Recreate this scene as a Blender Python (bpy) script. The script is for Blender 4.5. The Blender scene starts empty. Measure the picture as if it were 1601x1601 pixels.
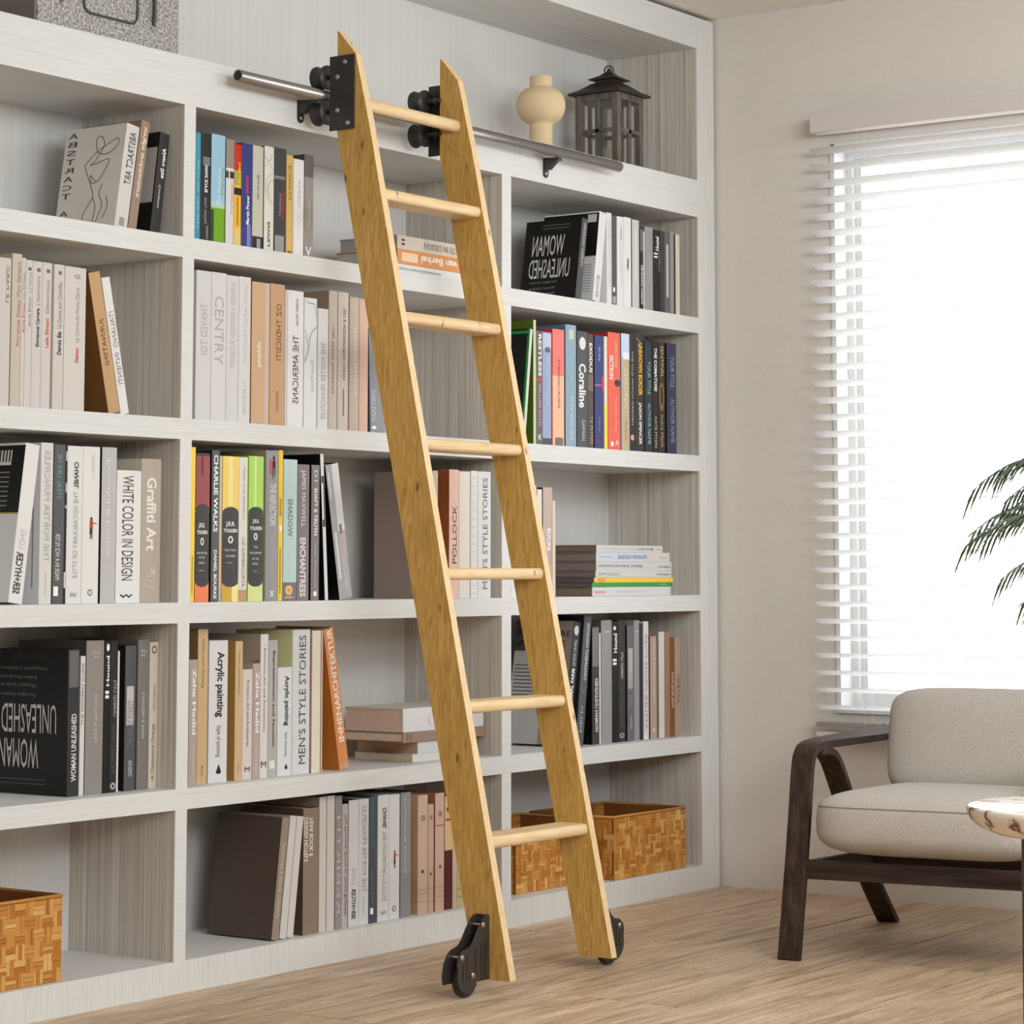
import bpy, bmesh, math, random
from mathutils import Vector, Matrix
random.seed(7)
S = bpy.context.scene
COL = S.collection
PI = math.pi
# ------------------------------------------------------------------ camera, sky, light, exposure
cd = bpy.data.cameras.new('camera'); cam = bpy.data.objects.new('camera', cd); COL.objects.link(cam)
cam.location = (-6.5965, -3.8974, 0.9272)
cam.rotation_euler = (PI/2 + 0.10202, 0, 0.61405 - PI/2)
cd.sensor_width = 36; cd.lens = 3961.99/1601*36
cd.shift_y = -312.4/1601; cd.clip_end = 100
S.camera = cam
wd = bpy.data.worlds.new('sky'); S.world = wd; wd.use_nodes = True
bg = wd.node_tree.nodes['Background']; bg.inputs['Color'].default_value = (0.97, 0.985, 1.0, 1); bg.inputs['Strength'].default_value = 3.8
def area(name, loc, target, sx, sy, power, color):
    l = bpy.data.lights.new(name, 'AREA'); l.shape = 'RECTANGLE'; l.size = sx; l.size_y = sy; l.energy = power; l.color = color
    o = bpy.data.objects.new(name, l); COL.objects.link(o); o.location = loc
    o.rotation_euler = (Vector(target)-Vector(loc)).to_track_quat('-Z', 'Y').to_euler()
    return o
area('added_light_key', (-1.6, -3.1, 2.5), (-0.6, 0, 1.3), 3.6, 1.0, 60, (0.87, 0.95, 1.0))  # unseen area lamp without fixture, added to light the bookcase from high in front
area('added_light_left', (-5.0, -5.5, 2.35), (0.1, -0.4, 1.8), 2.6, 1.2, 162, (0.87, 0.95, 1.0))  # added off-camera lamp, no fixture; brightens the window wall and left-facing sides
area('added_light_overhead', (-3.6, -4.2, 2.58), (-3.6, -4.2, 0), 5.0, 4.0, 62, (0.9, 0.96, 1.0))  # added soft fill under the ceiling, no fixture; lifts floor and shelf tops
S.view_settings.view_transform = 'Standard'; S.view_settings.look = 'None'
S.view_settings.gamma = 1; S.view_settings.use_curve_mapping = False
S.view_settings.exposure = 0.0
# ------------------------------------------------------------------ helpers
def lin(c):
    return tuple(((v/255)/12.92 if v <= 10 else (((v/255)+.055)/1.055)**2.4) for v in c) + (1,)
class MB:
    """collects shapes with material slots and links them as one mesh object"""
    def __init__(s): s.v = []; s.f = []; s.m = []; s.mats = []; s.sm = []
    def slot(s, m):
        if m not in s.mats: s.mats.append(m)
        return s.mats.index(m)
    def add(s, vs, fs, m, smooth=False):
        b = len(s.v); s.v += [tuple(v) for v in vs]; k = s.slot(m)
        for f in fs: s.f.append([b+i for i in f]); s.m.append(k); s.sm.append(smooth)
    def box(s, x0, x1, y0, y1, z0, z1, m):
        s.add([(x0,y0,z0),(x1,y0,z0),(x1,y1,z0),(x0,y1,z0),(x0,y0,z1),(x1,y0,z1),(x1,y1,z1),(x0,y1,z1)],
              [(0,3,2,1),(4,5,6,7),(0,1,5,4),(1,2,6,5),(2,3,7,6),(3,0,4,7)], m)
    def prism(s, poly, axis, a0, a1, m, smooth=False):
        """poly 2D points extruded along axis ('x': poly is (y,z); 'y': (x,z); 'z': (x,y))"""
        n = len(poly)
        def P(p, a): return (a,p[0],p[1]) if axis=='x' else ((p[0],a,p[1]) if axis=='y' else (p[0],p[1],a))
        vs = [P(p,a0) for p in poly]+[P(p,a1) for p in poly]
        s.add(vs, [tuple(range(n))[::-1], tuple(range(n,2*n))], m)
        s.add(vs, [(i,(i+1)%n,(i+1)%n+n,i+n) for i in range(n)], m, smooth)
    def cyl(s, p0, p1, r, m, n=20, r1=None, caps=True):
        p0=Vector(p0);p1=Vector(p1);d=(p1-p0).normalized();a=d.orthogonal().normalized();b=d.cross(a);r1=r if r1 is None else r1
        ring=lambda c,q:[c+(a*math.cos(2*PI*i/n)+b*math.sin(2*PI*i/n))*q for i in range(n)]
        vs=ring(p0,r)+ring(p1,r1)
        s.add(vs,[(i,(i+1)%n,(i+1)%n+n,i+n) for i in range(n)],m,True)
        if caps: s.add(vs,[tuple(range(n))[::-1],tuple(range(n,2*n))],m)
    def tube(s, pts, r, m, n=8, closed=False):
        pts=[Vector(p) for p in pts];N=len(pts);vs=[];prev=None
        for i,p in enumerate(pts):
            if closed: t=pts[(i+1)%N]-pts[i-1]
            else: t=pts[min(i+1,N-1)]-pts[max(i-1,0)]
            t.normalize()
            if prev is None: a=t.orthogonal().normalized()
            else: a=(prev-t*prev.dot(t)).normalized()
            prev=a;b=t.cross(a)
            rr=r[i] if isinstance(r,(list,tuple)) else r
            vs+=[p+(a*math.cos(2*PI*k/n)+b*math.sin(2*PI*k/n))*rr for k in range(n)]
        fs=[]
        for i in range(N if closed else N-1):
            for k in range(n):
                j=(i+1)%N
                fs.append((i*n+k,i*n+(k+1)%n,j*n+(k+1)%n,j*n+k))
        s.add(vs,fs,m,True)
        if not closed: s.add(vs,[tuple(range(n))[::-1],tuple(range((N-1)*n,N*n))],m)
    def lathe(s, prof, c, axis, m, n=40):
        """prof (radius, along) revolved round the axis through c"""
        c=Vector(c);ax={'x':Vector((1,0,0)),'y':Vector((0,1,0)),'z':Vector((0,0,1))}[axis];a=ax.orthogonal().normalized();b=ax.cross(a)
        vs=[]
        for r,h in prof: vs+=[c+ax*h+(a*math.cos(2*PI*k/n)+b*math.sin(2*PI*k/n))*r for k in range(n)]
        fs=[(i*n+k,i*n+(k+1)%n,(i+1)*n+(k+1)%n,(i+1)*n+k) for i in range(len(prof)-1) for k in range(n)]
        s.add(vs,fs,m,True)
        s.add(vs,[tuple(range(n))[::-1],tuple(range((len(prof)-1)*n,len(prof)*n))],m)
    def loft(s, rings, m, smooth=True, caps=True):
        n=len(rings[0]);vs=[v for r in rings for v in r]
        s.add(vs,[(i*n+k,i*n+(k+1)%n,(i+1)*n+(k+1)%n,(i+1)*n+k) for i in range(len(rings)-1) for k in range(n)],m,smooth)
        if caps: s.add(vs,[tuple(range(n))[::-1],tuple(range((len(rings)-1)*n,len(rings)*n))],m)
    def build(s, name, parent=None, loc=None, bevel=0, origin=None, label=None, rot=None):
        me=bpy.data.meshes.new(name)
        o0=Vector(origin) if origin is not None else Vector((0,0,0))
        me.from_pydata([tuple(Vector(v)-o0) for v in s.v],[],s.f)
        for m in s.mats: me.materials.append(m)
        me.polygons.foreach_set('material_index',s.m); me.polygons.foreach_set('use_smooth',s.sm)
        bm=bmesh.new(); bm.from_mesh(me)
        if FIXN[0]: bmesh.ops.recalc_face_normals(bm,faces=[f for f in bm.faces])
        bm.to_mesh(me); bm.free(); me.update()
        o=bpy.data.objects.new(name,me); COL.objects.link(o)
        if parent is not None: o.parent=parent
        o.location=o0 if loc is None else loc
        if rot is not None: o.rotation_euler=rot
        if bevel:
            b=o.modifiers.new('edge','BEVEL'); b.width=bevel; b.segments=2; b.limit_method='ANGLE'; b.angle_limit=math.radians(40); b.harden_normals=False
        if label: o['label']=label
        return o
FIXN=[True]
def thing(name, label, cat, loc=(0,0,0), group=None, rot=None):
    o=bpy.data.objects.new(name,None); COL.objects.link(o); o.location=loc; o.empty_display_size=.05
    if rot: o.rotation_euler=rot
    o['label']=label; o['category']=cat
    if group: o['group']=group
    return o
def tag(o,label,cat,group=None):
    o['label']=label;o['category']=cat
    if group:o['group']=group
    return o
def struct(o): o['kind']='structure'; return o
# ------------------------------------------------------------------ materials
def mat(name, rgb=(200,200,200), rough=.5, metal=0, spec=.5):
    m=bpy.data.materials.new(name); m.use_nodes=True; b=m.node_tree.nodes['Principled BSDF']
    b.inputs['Base Color'].default_value=lin(rgb); b.inputs['Roughness'].default_value=rough; b.inputs['Metallic'].default_value=metal
    b.inputs['Specular IOR Level'].default_value=spec
    return m
def nd(m,t,**k):
    n=m.node_tree.nodes.new(t)
    for a,v in k.items():
        if a in n.inputs.keys() if hasattr(n.inputs,'keys') else False: n.inputs[a].default_value=v
        else: setattr(n,a,v)
    return n
def streaks(m, scale, stops, coord='Object', detail=5, bump=0, dist=0, rough=None, second=None):
    """noise stretched by scale -> colour ramp -> base colour, with bump"""
    nt=m.node_tree; L=nt.links.new; b=nt.nodes['Principled BSDF']
    tc=nt.nodes.new('ShaderNodeTexCoord'); mp=nt.nodes.new('ShaderNodeMapping'); mp.inputs['Scale'].default_value=scale
    L(tc.outputs[coord],mp.inputs['Vector'])
    no=nt.nodes.new('ShaderNodeTexNoise'); no.inputs['Scale'].default_value=1; no.inputs['Detail'].default_value=detail; no.inputs['Roughness'].default_value=.6; no.inputs['Distortion'].default_value=dist
    L(mp.outputs[0],no.inputs['Vector'])
    cr=nt.nodes.new('ShaderNodeValToRGB'); e=cr.color_ramp.elements
    e[0].position=stops[0][0]; e[0].color=lin(stops[0][1]); e[1].position=stops[-1][0]; e[1].color=lin(stops[-1][1])
    for p,c in stops[1:-1]:
        q=e.new(p); q.color=lin(c)
    L(no.outputs['Fac'],cr.inputs[0]); out=cr.outputs[0]
    if bump:
        bp=nt.nodes.new('ShaderNodeBump'); bp.inputs['Strength'].default_value=bump; bp.inputs['Distance'].default_value=.002
        L(no.outputs['Fac'],bp.inputs['Height']); L(bp.outputs[0],b.inputs['Normal'])
    L(out,b.inputs['Base Color'])
    return m,no,cr
def mixover(m, colorsock_from, fac_socket, rgb):
    nt=m.node_tree; b=nt.nodes['Principled BSDF']; mx=nt.nodes.new('ShaderNodeMix'); mx.data_type='RGBA'
    nt.links.new(fac_socket,mx.inputs[0]); nt.links.new(colorsock_from,mx.inputs[6]); mx.inputs[7].default_value=lin(rgb)
    nt.links.new(mx.outputs[2],b.inputs['Base Color']); return mx
# bookcase: whitewashed grain
M_h,_,_=streaks(mat('whitewashed_wood_horizontal',rough=.55),(5,55,150),[(.22,(204,202,198)),(.5,(216,215,212)),(.8,(220,219,217))],bump=.25,detail=6,dist=.4)
M_v,_,_=streaks(mat('whitewashed_wood_vertical',rough=.55),(190,190,5),[(.25,(200,196,190)),(.5,(217,215,211)),(.8,(224,222,219))],bump=.3,detail=6,dist=.2)
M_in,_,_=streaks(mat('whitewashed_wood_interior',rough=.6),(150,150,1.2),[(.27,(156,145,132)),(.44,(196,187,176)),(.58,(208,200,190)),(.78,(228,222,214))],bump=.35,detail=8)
M_bk,_,_=streaks(mat('whitewashed_back_panel',rough=.6),(150,150,.8),[(.2,(206,202,197)),(.6,(216,213,209)),(.85,(219,217,213))],bump=.08,detail=8)
M_post,_,_=streaks(mat('whitewashed_wood_post',rough=.55),(30,30,220),[(.25,(208,206,202)),(.5,(217,216,213)),(.8,(220,219,217))],bump=.12,detail=4)
# room
M_wall,no,_=streaks(mat('warm_plaster',rough=.9,spec=.2),(60,60,60),[(.3,(219,212,203)),(.7,(223,216,207))],bump=.12,detail=6)
M_ceil=mat('ceiling_paint',(244,240,235),.9,spec=.2)
def floor_mat():
    m=mat('light_oak_floor',rough=.45); nt=m.node_tree; L=nt.links.new; b=nt.nodes['Principled BSDF']
    g=nt.nodes.new('ShaderNodeNewGeometry'); tc=nt.nodes.new('ShaderNodeTexCoord')
    cb=nt.nodes.new('ShaderNodeCombineXYZ'); mu=nt.nodes.new('ShaderNodeMath'); mu.operation='MULTIPLY'; mu.inputs[1].default_value=37
    L(g.outputs['Random Per Island'],mu.inputs[0]); L(mu.outputs[0],cb.inputs[0]); L(mu.outputs[0],cb.inputs[1]); L(mu.outputs[0],cb.inputs[2])
    ad=nt.nodes.new('ShaderNodeVectorMath'); ad.operation='ADD'; L(tc.outputs['Object'],ad.inputs[0]); L(cb.outputs[0],ad.inputs[1])
    mp=nt.nodes.new('ShaderNodeMapping'); mp.inputs['Scale'].default_value=(3.2,34,1); L(ad.outputs[0],mp.inputs[0])
    n1=nt.nodes.new('ShaderNodeTexNoise'); n1.inputs['Scale'].default_value=1; n1.inputs['Detail'].default_value=8; n1.inputs['Roughness'].default_value=.65; n1.inputs['Distortion'].default_value=.8; L(mp.outputs[0],n1.inputs[0])
    cr=nt.nodes.new('ShaderNodeValToRGB'); e=cr.color_ramp.elements
    e[0].position=.3; e[0].color=lin((146,118,90)); e[1].position=.7; e[1].color=lin((224,199,169)); q=e.new(.5); q.color=lin((197,169,138))
    L(n1.outputs[0],cr.inputs[0])
    hs=nt.nodes.new('ShaderNodeHueSaturation'); mr=nt.nodes.new('ShaderNodeMapRange'); mr.inputs['To Min'].default_value=.93; mr.inputs['To Max'].default_value=1.07
    L(g.outputs['Random Per Island'],mr.inputs[0]); L(mr.outputs[0],hs.inputs['Value']); L(cr.outputs[0],hs.inputs['Color']); mp3=nt.nodes.new('ShaderNodeMapping'); mp3.inputs['Scale'].default_value=(60,330,1); L(ad.outputs[0],mp3.inputs[0]); n3=nt.nodes.new('ShaderNodeTexNoise'); n3.inputs['Scale'].default_value=1; n3.inputs['Detail'].default_value=4; L(mp3.outputs[0],n3.inputs[0])
    r3=nt.nodes.new('ShaderNodeMapRange'); r3.inputs['From Min'].default_value=.3; r3.inputs['From Max'].default_value=.7; r3.inputs['To Min'].default_value=.80; r3.inputs['To Max'].default_value=1.14; L(n3.outputs[0],r3.inputs[0])
    h2=nt.nodes.new('ShaderNodeHueSaturation'); L(r3.outputs[0],h2.inputs['Value']); L(hs.outputs[0],h2.inputs['Color']); L(h2.outputs[0],b.inputs['Base Color'])
    mp2=nt.nodes.new('ShaderNodeMapping'); mp2.inputs['Scale'].default_value=(40,260,1); L(ad.outputs[0],mp2.inputs[0])
    n2=nt.nodes.new('ShaderNodeTexNoise'); n2.inputs['Scale'].default_value=1; n2.inputs['Detail'].default_value=3; L(mp2.outputs[0],n2.inputs[0])
    bp=nt.nodes.new('ShaderNodeBump'); bp.inputs['Strength'].default_value=.4; bp.inputs['Distance'].default_value=.001; L(n2.outputs[0],bp.inputs['Height']); L(bp.outputs[0],b.inputs['Normal'])
    return m
M_floor=floor_mat()
def ladder_mat(name,tint,sc=(60,60,8.0)):
    m=mat(name,rough=.5)
    m,no,cr=streaks(m,sc,[(.25,tint[0]),(.5,tint[1]),(.75,tint[2])],bump=.3,detail=10,dist=2.6)
    nt=m.node_tree; L=nt.links.new
    tc=nt.nodes.new('ShaderNodeTexCoord'); mp=nt.nodes.new('ShaderNodeMapping'); mp.inputs['Scale'].default_value=(30,24,8.5); L(tc.outputs['Object'],mp.inputs[0])
    vo=nt.nodes.new('ShaderNodeTexVoronoi'); vo.inputs['Scale'].default_value=1; L(mp.outputs[0],vo.inputs['Vector'])
    r=nt.nodes.new('ShaderNodeMapRange'); r.inputs['From Min'].default_value=.05; r.inputs['From Max'].default_value=.13; r.inputs['To Min'].default_value=.85; r.inputs['To Max'].default_value=0
    L(vo.outputs['Distance'],r.inputs[0]); mixover(m,cr.outputs[0],r.outputs[0],(92,58,20))
    return m
M_lad=ladder_mat('golden_pine_stile',[(158,118,46),(196,152,76),(218,178,106)])
M_tread=ladder_mat('golden_pine_lit_edge',[(212,176,126),(228,198,152),(236,210,170)])  # lit copy of the stile pine: front light put into the colour
M_treadx=ladder_mat('golden_pine_tread_board',[(212,176,126),(228,198,152),(236,210,170)],(3,38,38))
M_blk=mat('black_powder_coat',(62,58,56),.42,.4)
M_blk2=mat('black_gloss_metal',(66,59,55),.4,.3)
M_gun=mat('gunmetal_tube',(158,153,150),.33,.85)
M_scr=mat('steel_screw',(190,182,176),.25,1)
M_rub=mat('dark_wheel',(48,46,46),.45)
M_walnut,_,_=streaks(mat('dark_walnut',rough=.6,spec=.3),(70,70,5),[(.3,(30,20,15)),(.5,(54,39,30)),(.75,(84,66,53))],bump=.2,detail=6,dist=.6)
M_walnut2,_,_=streaks(mat('dark_walnut_rail',rough=.6,spec=.3),(70,5,70),[(.3,(30,20,15)),(.5,(50,36,28)),(.75,(72,56,45))],bump=.2,detail=6,dist=.6)
def fabric():
    m=mat('oatmeal_fabric',rough=.95,spec=.15); m,no,cr=streaks(m,(330,330,330),[(.3,(166,155,144)),(.5,(186,177,167)),(.7,(198,190,181))],bump=.6,detail=5)
    b=m.node_tree.nodes['Principled BSDF']; b.inputs['Sheen Weight'].default_value=.15
    return m
M_fab=fabric(); M_pipe=mat('taupe_piping',(112,98,90),.9)
CM={}
def col(rgb,rough=.5):
    k=(tuple(rgb),rough)
    if k not in CM: CM[k]=mat('paper_%d_%d_%d'%tuple(rgb),rgb,rough,spec=.35)
    return CM[k]
M_page,_,_=streaks(mat('book_pages',rough=.9),(900,900,60),[(.3,(176,158,134)),(.7,(222,210,192))])
# ------------------------------------------------------------------ lettering
GC={}
def glyphs(txt,bold=False):
    """outline lettering as triangles, normalised to the unit box"""
    k=(txt,bold)
    if k in GC: return GC[k]
    cu=bpy.data.curves.new('lettering','FONT'); cu.body=txt; cu.resolution_u=2; cu.size=1
    if bold: cu.offset=.025
    o=bpy.data.objects.new('lettering',cu); me=o.to_mesh()
    vs=[(v.co.x,v.co.y) for v in me.vertices]; fs=[tuple(p.vertices) for p in me.polygons]
    o.to_mesh_clear(); bpy.data.objects.remove(o); bpy.data.curves.remove(cu)
    if vs:
        x0=min(v[0] for v in vs);x1=max(v[0] for v in vs);y0=min(v[1] for v in vs);y1=max(v[1] for v in vs)
        vs=[((v[0]-x0)/max(x1-x0,1e-6),(v[1]-y0)/max(y1-y0,1e-6)) for v in vs]
    GC[k]=(vs,fs); return GC[k]
def mark(mb,d,F,w,h):
    """draw one mark on a face; F maps (s,t,lift) with s across 0..1, t up 0..1 to local space"""
    k=d[0]
    if k=='t':
        _,txt,dr,mir,u0,u1,v0,v1,c,b=d; m=col(c)
        if dr=='v':
            n=len(txt)
            for i,ch in enumerate(txt):
                if ch==' ': continue
                vs,fs=glyphs(ch); a1=v1-(v1-v0)*i/n; a0=a1-(v1-v0)/n*.62
                mb.add([F(u0+(u1-u0)*((1-x) if mir else x),a0+(a1-a0)*y,.0005) for x,y in vs],fs,m)
            return
        vs,fs=glyphs(txt,bool(b)); out=[]
        for x,y in vs:
            if dr=='u': p=(1-y,x)
            elif dr=='d': p=(y,1-x)
            else: p=(x,y)
            if mir==1: p=(1-p[0],p[1])
            if mir==2: p=(1-p[0],1-p[1])
            out.append(F(u0+(u1-u0)*p[0],v0+(v1-v0)*p[1],.0007))
        mb.add(out,fs,m)
    elif k=='r':
        _,u0,u1,v0,v1,c=d; LIFT[0]+=.00002; n=8; q=.0002+LIFT[0]
        vs=[F(u0+(u1-u0)*i/n,v,q) for v in (v0,v1) for i in range(n+1)]
        mb.add(vs,[(i,i+1,n+2+i,n+1+i) for i in range(n)],col(c))
    elif k=='e':
        _,u0,u1,v0,v1,c=d; LIFT[0]+=.00002; n=16; q=.0002+LIFT[0]; cx,cy,a,b=(u0+u1)/2,(v0+v1)/2,(u1-u0)/2,(v1-v0)/2
        A=[PI-PI*i/n for i in range(n+1)]
        vs=[F(cx+a*math.cos(t),cy-b*math.sin(t),q) for t in A]+[F(cx+a*math.cos(t),cy+b*math.sin(t),q) for t in A]
        mb.add(vs,[(i,i+1,n+2+i,n+1+i) for i in range(n)],col(c))
    elif k=='q':
        LIFT[0]+=.00002
        mb.add([F(p[0],p[1],.0003+LIFT[0]) for p in d[1:4]],[(0,1,2)],col(d[4]))
    elif k=='p':
        _,wd_,c,pl=d; m=col(c)
        if len(pl)>2:
            out=[]
            for i in range(len(pl)-1):
                p0,p1,p2,p3=pl[max(i-1,0)],pl[i],pl[i+1],pl[min(i+2,len(pl)-1)]
                for k_ in range(6):
                    t=k_/6; out.append(tuple(.5*(2*p1[x]+(p2[x]-p0[x])*t+(2*p0[x]-5*p1[x]+4*p2[x]-p3[x])*t*t+(3*p1[x]-p0[x]-3*p2[x]+p3[x])*t**3) for x in (0,1)))
            pl=out+[pl[-1]]
        L_=[];R_=[]
        for i,a in enumerate(pl):
            p,q_=pl[max(i-1,0)],pl[min(i+1,len(pl)-1)]
            dx=(q_[0]-p[0])*w; dy=(q_[1]-p[1])*h; l=math.hypot(dx,dy) or 1; nx=-dy/l*wd_/2/w; ny=dx/l*wd_/2/h
            L_.append(F(a[0]+nx,a[1]+ny,.0006)); R_.append(F(a[0]-nx,a[1]-ny,.0006))
        n=len(pl); mb.add(L_+R_,[(i,n+i,n+i+1,i+1) for i in range(n-1)],m)
LIFT=[0]
def make_book(x0,x1,h,lean,spine,cover,lab,marks,zs,yf,dep,group):
    FIXN[0]=False
    w=(x1-x0)*(math.cos(lean)); LIFT[0]=0
    px=x1 if lean>0 else x0
    root=thing('book',lab,'book',(px,yf,zs),group,(0,lean,0))
    ox=-w if lean>0 else 0
    sm=col(spine); cm=col(cover) if cover else sm
    cv=MB(); t=min(.0022,w*.16); hb=.0015
    # spine: shallow rounded slab; boards left and right
    n=6; bul=min(.001,w*.035); fr=[(ox+w*i/n,-bul*(1-(2*i/n-1)**2)) for i in range(n+1)]
    vs=[(x,y,hb*0) for x,y in fr]+[(x,y,h) for x,y in fr]
    cv.add(vs,[(i,i+1,n+2+i,n+1+i) for i in range(n)],sm,True)
    cv.add([(ox,.0,0),(ox+w,.0,0),(ox+w,t*1.2,0),(ox,t*1.2,0)]+[(ox,0,h),(ox+w,0,h),(ox+w,t*1.2,h),(ox,t*1.2,h)],[(0,1,2,3)[::-1],(4,5,6,7),(2,3,7,6)],sm)
    cv.add([(x,y,h) for x,y in fr],[tuple(range(n+1))],sm); cv.add([(x,y,0) for x,y in fr],[tuple(range(n+1))[::-1]],sm)
    cv.box(ox,ox+t,.0005,dep,0,h,cm); cv.box(ox+w-t,ox+w,.0005,dep,0,h,cm)
    bul_=bul
    def FS(s,tt,l): 
        s=max(0.,min(1.,s)); return (ox+w*s,-bul_*(1-(2*s-1)**2)-l,h*max(0,min(1,tt)))
    def FC(s,tt,l): 
        s=max(0.,min(1.,s)); return (ox-l,dep*(1-s),h*max(0,min(1,tt)))
    for d in marks:
        if d[0]=='c':
            e=d[1:]; LL=list(e); k=LL[0]
            # cover marks are measured from the spine backwards; seen from outside that runs leftwards
            if k in('t',): LL[4],LL[5]=1-e[5],1-e[4]
            elif k in('r','e'): LL[1],LL[2]=1-e[2],1-e[1]
            elif k=='p': LL[1]=.0016; LL[3]=[(1-a[0],a[1]) for a in e[3]]
            mark(cv,tuple(LL),FC,dep,h)
        else: mark(cv,d,FS,w,h)
    cv.build('cover',root)
    FIXN[0]=True
    pg=MB(); pg.box(ox+t+.0001,ox+w-t-.0001,t*1.2+.0003,dep-.004,.003,h-.003,M_page); pg.build('pages',root)
    return root
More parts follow.
